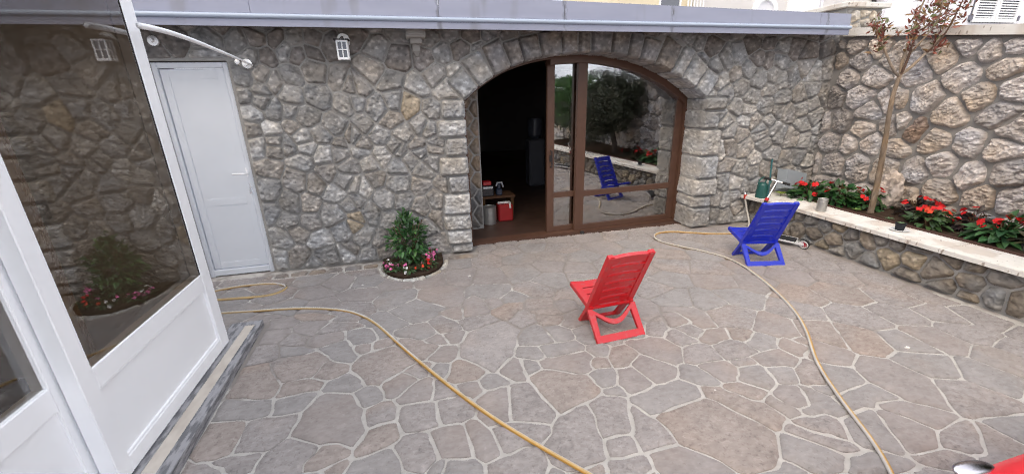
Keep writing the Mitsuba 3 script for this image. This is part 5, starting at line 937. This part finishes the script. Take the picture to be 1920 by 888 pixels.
# ================================================================ flower bed at the wall
k = tag('flower_bed', 'half round flower bed with broken white stone rim at the foot of the wall', 'flower bed')
bedp = [(-0.10+0.30*math.cos(a), -0.17+0.37*math.sin(a)) for a in np.linspace(math.pi, 2*math.pi, 24)]
bp = Polygon(bedp+[(0.20, 0.0), (-0.40, 0.0)])
m = extr(bp, 0.028); m = m.subdivide().subdivide().subdivide(); v = m.vertices.copy(); v[:, 2] += np.where(v[:, 2] > 0.02, 0.02*(meshkit.fbm(v*25, 3, 6)-0.4), 0); m = trimesh.Trimesh(v, m.faces, process=False)
put('flower_bed__soil', m, 'm_soil', smooth=True)
fb = np.random.default_rng(8); a = math.pi*1.02
while a < 2*math.pi-0.1:
    b = min(a+fb.uniform(0.35, 1.0), 2*math.pi-0.03); ts = np.linspace(a, b, max(4, int((b-a)/0.09)))
    wob = lambda lo, hi: fb.uniform(lo, hi, len(ts))
    ri, ro = 1.0+wob(-0.03, 0.03), 1.07+wob(0.0, 0.09)
    P = [(-0.10+0.31*math.cos(t)*r, -0.17+0.385*math.sin(t)*r) for t, r in zip(ts, ri)]+[(-0.10+0.31*math.cos(t)*r, -0.17+0.385*math.sin(t)*r) for t, r in zip(ts[::-1], ro)]
    g = Polygon(P).buffer(0); g = max(g.geoms, key=lambda q_: q_.area) if hasattr(g, 'geoms') else g
    m, c = stone(rounded(g, 0.004), fb.uniform(0.009, 0.016), ground_fr, np.array((0.50, 0.465, 0.41))*fb.uniform(0.85, 1.1), rough=0.006, bev=0.012, res=0.011, seed=2000+int(a*100)); put('flower_bed__rim_stone', m, 'm_stone', smooth=True, color=c)
    a = b+fb.choice([0.012, 0.012, 0.09])
k = thing('shrub', 'dark green leafy shrub growing in the round flower bed against the wall', 'shrub')
sq = np.random.default_rng(17); c0 = np.array([-0.115, -0.20, 0.03]); n = 520
d = unit(n, sq); rr2 = sq.uniform(0.2, 1, (n, 1))**0.5
ell = c0+[0, 0.0, 0.22]+d*np.array([0.175, 0.13, 0.235])*rr2*(0.8+0.5*meshkit.noise(d*2.2, 5)[:, None])
ell = np.vstack([ell, c0+np.array([-0.02, 0.0, 0.46])+sq.normal(0, 1, (34, 3))*[0.02, 0.02, 0.04]]); n = len(ell)
dirs = (ell-(c0+[0, 0, 0.15]))*[1, 1, 0.6]+sq.normal(0, 0.08, (n, 3))
m, per = leaves(ell, dirs, np.tile([0, -0.2, 1.0], (n, 1))+sq.normal(0, 0.35, (n, 3)), sq.uniform(0.045, 0.085, n), sq.uniform(0.022, 0.034, n), 0.3)
cc = leafcol(n, sq, (0.032, 0.085, 0.026)); w = np.repeat(sq.random(n) < 0.12, per); cc[w] = cc[w]*2.2+[0.03, 0.03, 0.0]
put(k+'__crown', m, 'm_leaf', smooth=True, color=cc)
put(k+'__stems', cat_([tube([c0+[x*0.05, y*0.05, 0], c0+[x*0.3, y*0.2, 0.22], c0+[x*0.6, y*0.45, 0.42]], 0.005, 6) for x, y in sq.uniform(-0.25, 0.25, (9, 2))]), 'm_vc', color=(0.09, 0.06, 0.035))
G2 = 'small bedding flowers round the shrub'
for i, (x, y, h, bl, lab) in enumerate([
    (-0.33, -0.27, 0.07, [('white', 5), ('pink', 2)], 'white and pink bedding flowers at the left end of the round bed'),
    (-0.30, -0.37, 0.06, [('pink', 9)], 'bright pink bedding flowers at the front left of the round bed'),
    (-0.20, -0.34, 0.07, [('pink', 4)], 'few pink bedding flowers just below the shrub'),
    (-0.14, -0.45, 0.06, [('white', 4)], 'white specked green bedding plant at the front middle of the round bed'),
    (-0.02, -0.42, 0.07, [('coral', 3)], 'bedding plant with small orange flowers in front of the shrub'),
    (0.06, -0.36, 0.08, [('red', 7)], 'red bedding flowers at the front right of the round bed'),
    (0.02, -0.30, 0.12, [('pink', 5), ('white', 2)], 'pink and white bedding flowers right of the shrub'),
    (0.10, -0.20, 0.15, [('pink', 10), ('lilac', 3)], 'tallest pink and lilac bedding flowers at the right end of the round bed')]):
    flowering_plant('bedding_flower', (x, y, 0.035), (0.065, 0.055), h, 42, 0.042, (0.045, 0.085, 0.03), bl, lab, 'flower', G2, 60+i, r=0.013)

# ================================================================ just inside the arch
k = thing('jerrycan', 'red jerrycan with white handle on the floor inside the arch', 'canister')
J = np.array([1.14, 1.06, 0.006])
put(k+'__body', bx(J[0]-0.10, J[0]+0.10, J[1]-0.08, J[1]+0.08, J[2], J[2]+0.23, 0.016), 'm_gloss', color=(0.34, 0.014, 0.016))
put(k+'__handle', cat_([bx(J[0]-0.10, J[0]+0.07, J[1]-0.03, J[1]+0.0, J[2]+0.235, J[2]+0.262, 0.006), bx(J[0]+0.045, J[0]+0.07, J[1]-0.088, J[1]-0.0, J[2]+0.18, J[2]+0.262, 0.004)]), 'm_gloss', color=(0.7, 0.68, 0.66))
k = thing('metal_drum', 'rusty grey metal drum on the floor beside the inner stone pier', 'drum')
put(k+'__body', lathe([(0, 0.0), (0.088, 0.0), (0.09, 0.006), (0.088, 0.012), (0.088, 0.07), (0.091, 0.075), (0.088, 0.08), (0.088, 0.15), (0.091, 0.155), (0.088, 0.16), (0.088, 0.225), (0.09, 0.23), (0.084, 0.23), (0.082, 0.22), (0, 0.22)], 28, (0.915, 0.97, 0.006)), 'm_tin', smooth=40)
put(k+'__lid', lathe([(0, 0.224), (0.080, 0.224), (0.082, 0.228)], 28, (0.915, 0.97, 0.006)), 'm_tin', smooth=40)
k = thing('work_bench', 'low bench with orange wooden edge stacked with tools inside the arch', 'bench')
put(k+'__top', bx(0.84, 1.32, 1.17, 1.5, 0.285, 0.312, 0.004), 'm_vc', color=(0.11, 0.055, 0.03))
for x in (0.88, 1.28):
    for y in (1.21, 1.46): put(k+'__leg', bx(x-0.02, x+0.02, y-0.02, y+0.02, 0.006, 0.285), 'm_vc', color=(0.10, 0.05, 0.02))
k = thing('battery_charger', 'black charger box with red top and white clips on the bench', 'charger')
put(k+'__body', bx(0.87, 1.03, 1.21, 1.34, 0.313, 0.46, 0.01), 'm_gloss', color=(0.02, 0.02, 0.025))
put(k+'__lid', bx(0.885, 1.0, 1.22, 1.33, 0.461, 0.515, 0.008), 'm_gloss', color=(0.45, 0.02, 0.025))
put(k+'__label', bx(0.885, 1.015, 1.206, 1.209, 0.42, 0.445), 'm_gloss', color=(0.6, 0.6, 0.6))
k = thing('power_tool', 'dark power tool with pale grip standing on the bench', 'tool')
put(k+'__body', cat_([bx(1.07, 1.15, 1.22, 1.30, 0.313, 0.40, 0.012), bx(1.085, 1.13, 1.23, 1.29, 0.40, 0.475, 0.01)]), 'm_gloss', color=(0.03, 0.04, 0.07))
put(k+'__grip', tube([(1.07, 1.25, 0.44), (1.09, 1.25, 0.485), (1.15, 1.25, 0.485), (1.17, 1.25, 0.42)], 0.012, 8), 'm_gloss', smooth=40, color=(0.40, 0.40, 0.42))
k = thing('water_dispenser', 'upright grey water dispenser dimly seen deep inside the arch', 'dispenser')
put(k+'__body', bx(2.05, 2.35, 3.0, 3.3, 0.006, 0.86, 0.03), 'm_gloss', color=(0.12, 0.125, 0.145))
put(k+'__bottle', lathe([(0, 0.0), (0.06, 0.0), (0.13, 0.06), (0.135, 0.30), (0.12, 0.36), (0, 0.37)], 20, (2.2, 3.15, 0.86)), 'm_gloss', smooth=40, color=(0.09, 0.10, 0.13))
k = thing('shelf_unit', 'dark shelf unit with boxes along the back wall inside the arch', 'shelf')
for z in (0.4, 0.85, 1.3): put(k+'__shelf', bx(0.9, 1.9, 7.9, 8.3, z, z+0.03), 'm_vc', color=(0.10, 0.09, 0.09))
for x in (0.92, 1.88): put(k+'__post', bx(x-0.02, x+0.02, 7.9, 8.3, 0.0, 1.75), 'm_vc', color=(0.06, 0.06, 0.06))
for x, z, w, h in ((1.2, 0.881, 0.22, 0.25), (1.65, 0.881, 0.16, 0.3)): tag(put('storage_box', bx(x-w/2, x+w/2, 7.95, 8.2, z, z+h, 0.005), 'm_vc', color=(0.25, 0.22, 0.2)), ('wider' if w > 0.2 else 'narrow tall')+' box on the middle shelf inside the arch', 'box')

# ================================================================ red vehicle at the lower right corner
k = thing('ride_on_vehicle', 'glossy red rounded vehicle body with an oval chrome fitting', 'vehicle')
def body(c, sz, e=2.6):
    m = trimesh.creation.icosphere(5); v = m.vertices; p = np.sign(v)*np.abs(v)**(2/e); 
    p = v/(np.sum(np.abs(v)**e, 1)**(1/e))[:, None]
    return trimesh.Trimesh(p*np.array(sz)+np.array(c), m.faces, process=False)
RC = np.array([2.0, -3.875, 0.312])
put(k+'__body', body(RC, (0.85, 0.35, 0.20)), 'm_redpaint', smooth=True)
put(k+'__ridge', body(RC+[0.30, 0.03, 0.10], (0.45, 0.30, 0.125), 3.2), 'm_redpaint', smooth=True)
put(k+'__chrome_fitting', move(body((0, 0, 0), (0.088, 0.03, 0.017), 2.2), frame4((1.655, -3.56, 0.432), (0.99, 0, -0.14), (0, 1, 0), (0.14, 0, 0.99))), 'm_chrome', smooth=True)
put(k+'__fitting_base', cat_([bx(1.60, 1.64, -3.575, -3.545, 0.33, 0.43, 0.004), bx(1.69, 1.73, -3.575, -3.545, 0.33, 0.425, 0.004)]), 'm_dark')
for sx_, sy_ in ((-0.3, -0.25), (-0.3, 0.25), (0.3, -0.25), (0.3, 0.25)):
    m = lathe([(0, -0.03), (0.09, -0.03), (0.11, -0.02), (0.11, 0.02), (0.09, 0.03), (0, 0.03)], 24); m.apply_transform(trimesh.transformations.rotation_matrix(math.pi/2, [1, 0, 0])); m.apply_translation(RC+[sx_*1.6, sy_, -0.184]); put(k+'__wheel', m, 'm_vc', smooth=40, color=(0.02, 0.02, 0.02))

# ================================================================ behind the annex
k = thing('cream_house', 'yellowish cream house far behind the roof edge', 'house')
put(k+'__wall', bx(6.7, 9.3, 9.0, 14, -0.9, 7.5), 'm_cream'); put(k+'__roof', bx(6.5, 9.4, 8.7, 14.2, 7.5, 7.7), 'm_plaster')
put(k+'__window', bx(8.15, 8.8, 8.985, 9.05, 4.02, 5.2), 'm_lampglass'); put(k+'__window__frame', cat_([bx(8.08, 8.14, 8.96, 9.02, 3.95, 5.27), bx(8.81, 8.87, 8.96, 9.02, 3.95, 5.27), bx(8.08, 8.87, 8.962, 9.02, 3.9, 3.96)]), 'm_white')
put(k+'__balcony_rail', cat_([bx(9.0+0.11*i, 9.04+0.11*i, 8.8, 8.84, 3.7, 4.8) for i in range(6)]+[bx(8.95, 9.65, 8.79, 8.85, 4.8, 4.86)]), 'm_white')
k = thing('grey_house', 'pale greyish house with a white arched window surround behind the roof edge', 'house')
put(k+'__wall', bx(9.5, 17.0, 9.2, 15, -0.9, 7.5), 'm_greyhouse'); put(k+'__roof', bx(9.4, 17.1, 9.0, 15.2, 7.5, 7.7), 'm_plaster')
ringp = Point(0, 0).buffer(0.50).difference(Point(0, 0).buffer(0.34)); put(k+'__arched_surround', extr(ringp, 0.1, frame4((12.27, 9.2, 4.14), (1, 0, 0), (0, 0, 1), (0, -1, 0))), 'm_white')
put(k+'__arched_window', extr(Point(0, 0).buffer(0.34), 0.03, frame4((12.27, 9.2, 4.14), (1, 0, 0), (0, 0, 1), (0, -1, 0))), 'm_whitehouse')
put(k+'__white_panel', bx(13.2, 14.5, 9.12, 9.2, 3.2, 6.5), 'm_white'); put(k+'__panel_trim', bx(14.56, 14.66, 9.12, 9.2, 3.2, 6.5), 'm_whitehouse')
put(k+'__downpipe', tube([(16.9, 9.1, -0.9), (16.9, 9.1, 7.4)], 0.07, 10), 'm_dark', smooth=40)
k = thing('white_house', 'bluish white house with closed white louvred shutters above the boundary wall', 'house')
put(k+'__wall', bx(17.25, 34, 9.0, 16, -0.9, 8.5), 'm_whitehouse'); put(k+'__roof', bx(17.1, 34.2, 8.8, 16.2, 8.5, 8.7), 'm_plaster')
put(k+'__pilaster', bx(17.3, 18.1, 8.93, 9.0, -0.9, 8.4), 'm_whitehouse')
for x0 in (21.75, 22.98):
    s = fresh(k+'__shutter'); m = cat_([bx(x0, x0+0.10, 8.9, 8.97, 3.92, 6.0), bx(x0+1.09, x0+1.19, 8.9, 8.97, 3.92, 6.0), bx(x0+0.101, x0+1.089, 8.9, 8.97, 3.92, 4.05), bx(x0+0.101, x0+1.089, 8.9, 8.97, 5.87, 6.0)]); scene[s] = mikit.ply(m, 'm_white')
    for i in range(20): put(s+'__slat', move(bx(0, 0.988, -0.035, 0.035, -0.006, 0.006), frame4((x0+0.101, 8.935, 4.10+i*0.088), (1, 0, 0), (0, 0.70, 0.71), (0, -0.71, 0.70))), 'm_white')
for x0 in (21.62, 24.2): put(k+'__shutter_catch', bx(x0, x0+0.09, 8.88, 8.99, 3.98, 4.16), 'm_vc', color=(0.16, 0.16, 0.2))
put(k+'__window', bx(21.7, 24.22, 8.985, 9.02, 3.9, 6.02), 'm_lampglass')
k = thing('distant_house', 'small distant house with pinkish roof peeking over the roof edge', 'house')
put(k+'__wall', bx(9.6, 13.2, 18, 22, -0.9, 6.35), 'm_greyhouse')
put(k+'__roof', extr(Polygon([(-2.0, 0), (2.0, 0), (0, 0.85)]), 4.4, frame4((11.4, 22.2, 6.35), (1, 0, 0), (0, 0, 1), (0, -1, 0))), 'm_vc', color=(0.42, 0.24, 0.20))

# ================================================================ behind the camera: what the sliding door mirrors
def leafy(k, centres, n, size, rgb, seed, part='crown'):
    q = np.random.default_rng(seed); cs = np.array([c[:3] for c in centres]); rs_ = np.array([c[3:6] for c in centres]); w = rs_.prod(1)**(2/3); w = w/w.sum()
    i = q.choice(len(cs), n, p=w); d = unit(n, q); p = cs[i]+d*rs_[i]*(q.uniform(0.25, 1, (n, 1))**0.4)
    m, per = leaves(p, d+q.normal(0, 0.6, (n, 3)), unit(n, q), q.uniform(0.7, 1.3, n)*size, q.uniform(0.3, 0.5, n)*size, 0.2); put(k+'__'+part, m, 'm_leaf', smooth=True, color=leafcol(n, q, rgb))
k = thing('olive_tree', 'round dark grey green tree in the planter, seen only mirrored in the sliding door', 'tree')
oq = np.random.default_rng(4); oc = [(4.66+oq.normal(0, 0.40), -3.42+oq.normal(0, 0.36), 1.42+oq.normal(0, 0.25), 0.30, 0.30, 0.27) for _ in range(52)]
leafy(k, oc, 22000, 0.060, (0.040, 0.046, 0.026), 5)
m = tube(spline([(4.78, -3.28, 0.34), (4.76, -3.32, 0.7), (4.72, -3.38, 1.0), (4.70, -3.40, 1.4)], 14), np.linspace(0.06, 0.04, 14), 10); put(k+'__trunk', m, 'm_bark', smooth=True, color=(0.12, 0.10, 0.085))
put(k+'__branches', cat_([tube([(4.72, -3.38, 1.0), (4.72+a*0.2, -3.38+b*0.2, 1.3), (4.72+a*0.4, -3.38+b*0.4, 1.6)], [0.03, 0.02, 0.01], 7) for a, b in ((1, 0.2), (-1, 0.1), (0.2, 1), (-0.3, -1), (0.8, -0.7))]), 'm_bark', color=(0.12, 0.10, 0.085))
k = thing('climbing_shrub', 'bright green climbing shrub over the boundary wall, seen only mirrored in the sliding door', 'shrub')
cc_ = [(4.45+oq.uniform(0, 1.3), -4.6-oq.uniform(0, 2.2), 0.95+oq.uniform(0, 0.92), 0.32, 0.32, 0.28) for _ in range(56)]
leafy(k, cc_, 10000, 0.09, (0.055, 0.125, 0.03), 6)
put(k+'__stems', cat_([tube([(5.2, y, 0.33), (5.15, y+0.05, 0.9), (5.0, y, 1.5)], 0.02, 7) for y in (-4.8, -5.3, -5.9, -6.4)]), 'm_bark', color=(0.10, 0.08, 0.06))

# ---- small litter on the paving
for (x, y, s), lab in zip([(0.404, -0.672, 0.016), (2.97, -2.586, 0.014), (1.524, -2.607, 0.008), (-0.559, -0.577, 0.010)], ['white chip of stone on the paving before the arch', 'white pebble on the dusty paving right of the hose', 'tiny white pebble on a slab in front of the red chair', 'tiny white chip near the wall left of the flower bed']):
    m = rock((x, y, 0.006+s*0.45), (s, s*0.7, s*0.5), int(x*100) % 50); tag(put('pebble', m, 'm_vc', smooth=True, color=(0.72, 0.70, 0.67)), lab, 'pebble')
labels = {k: v for k, v in labels.items()}
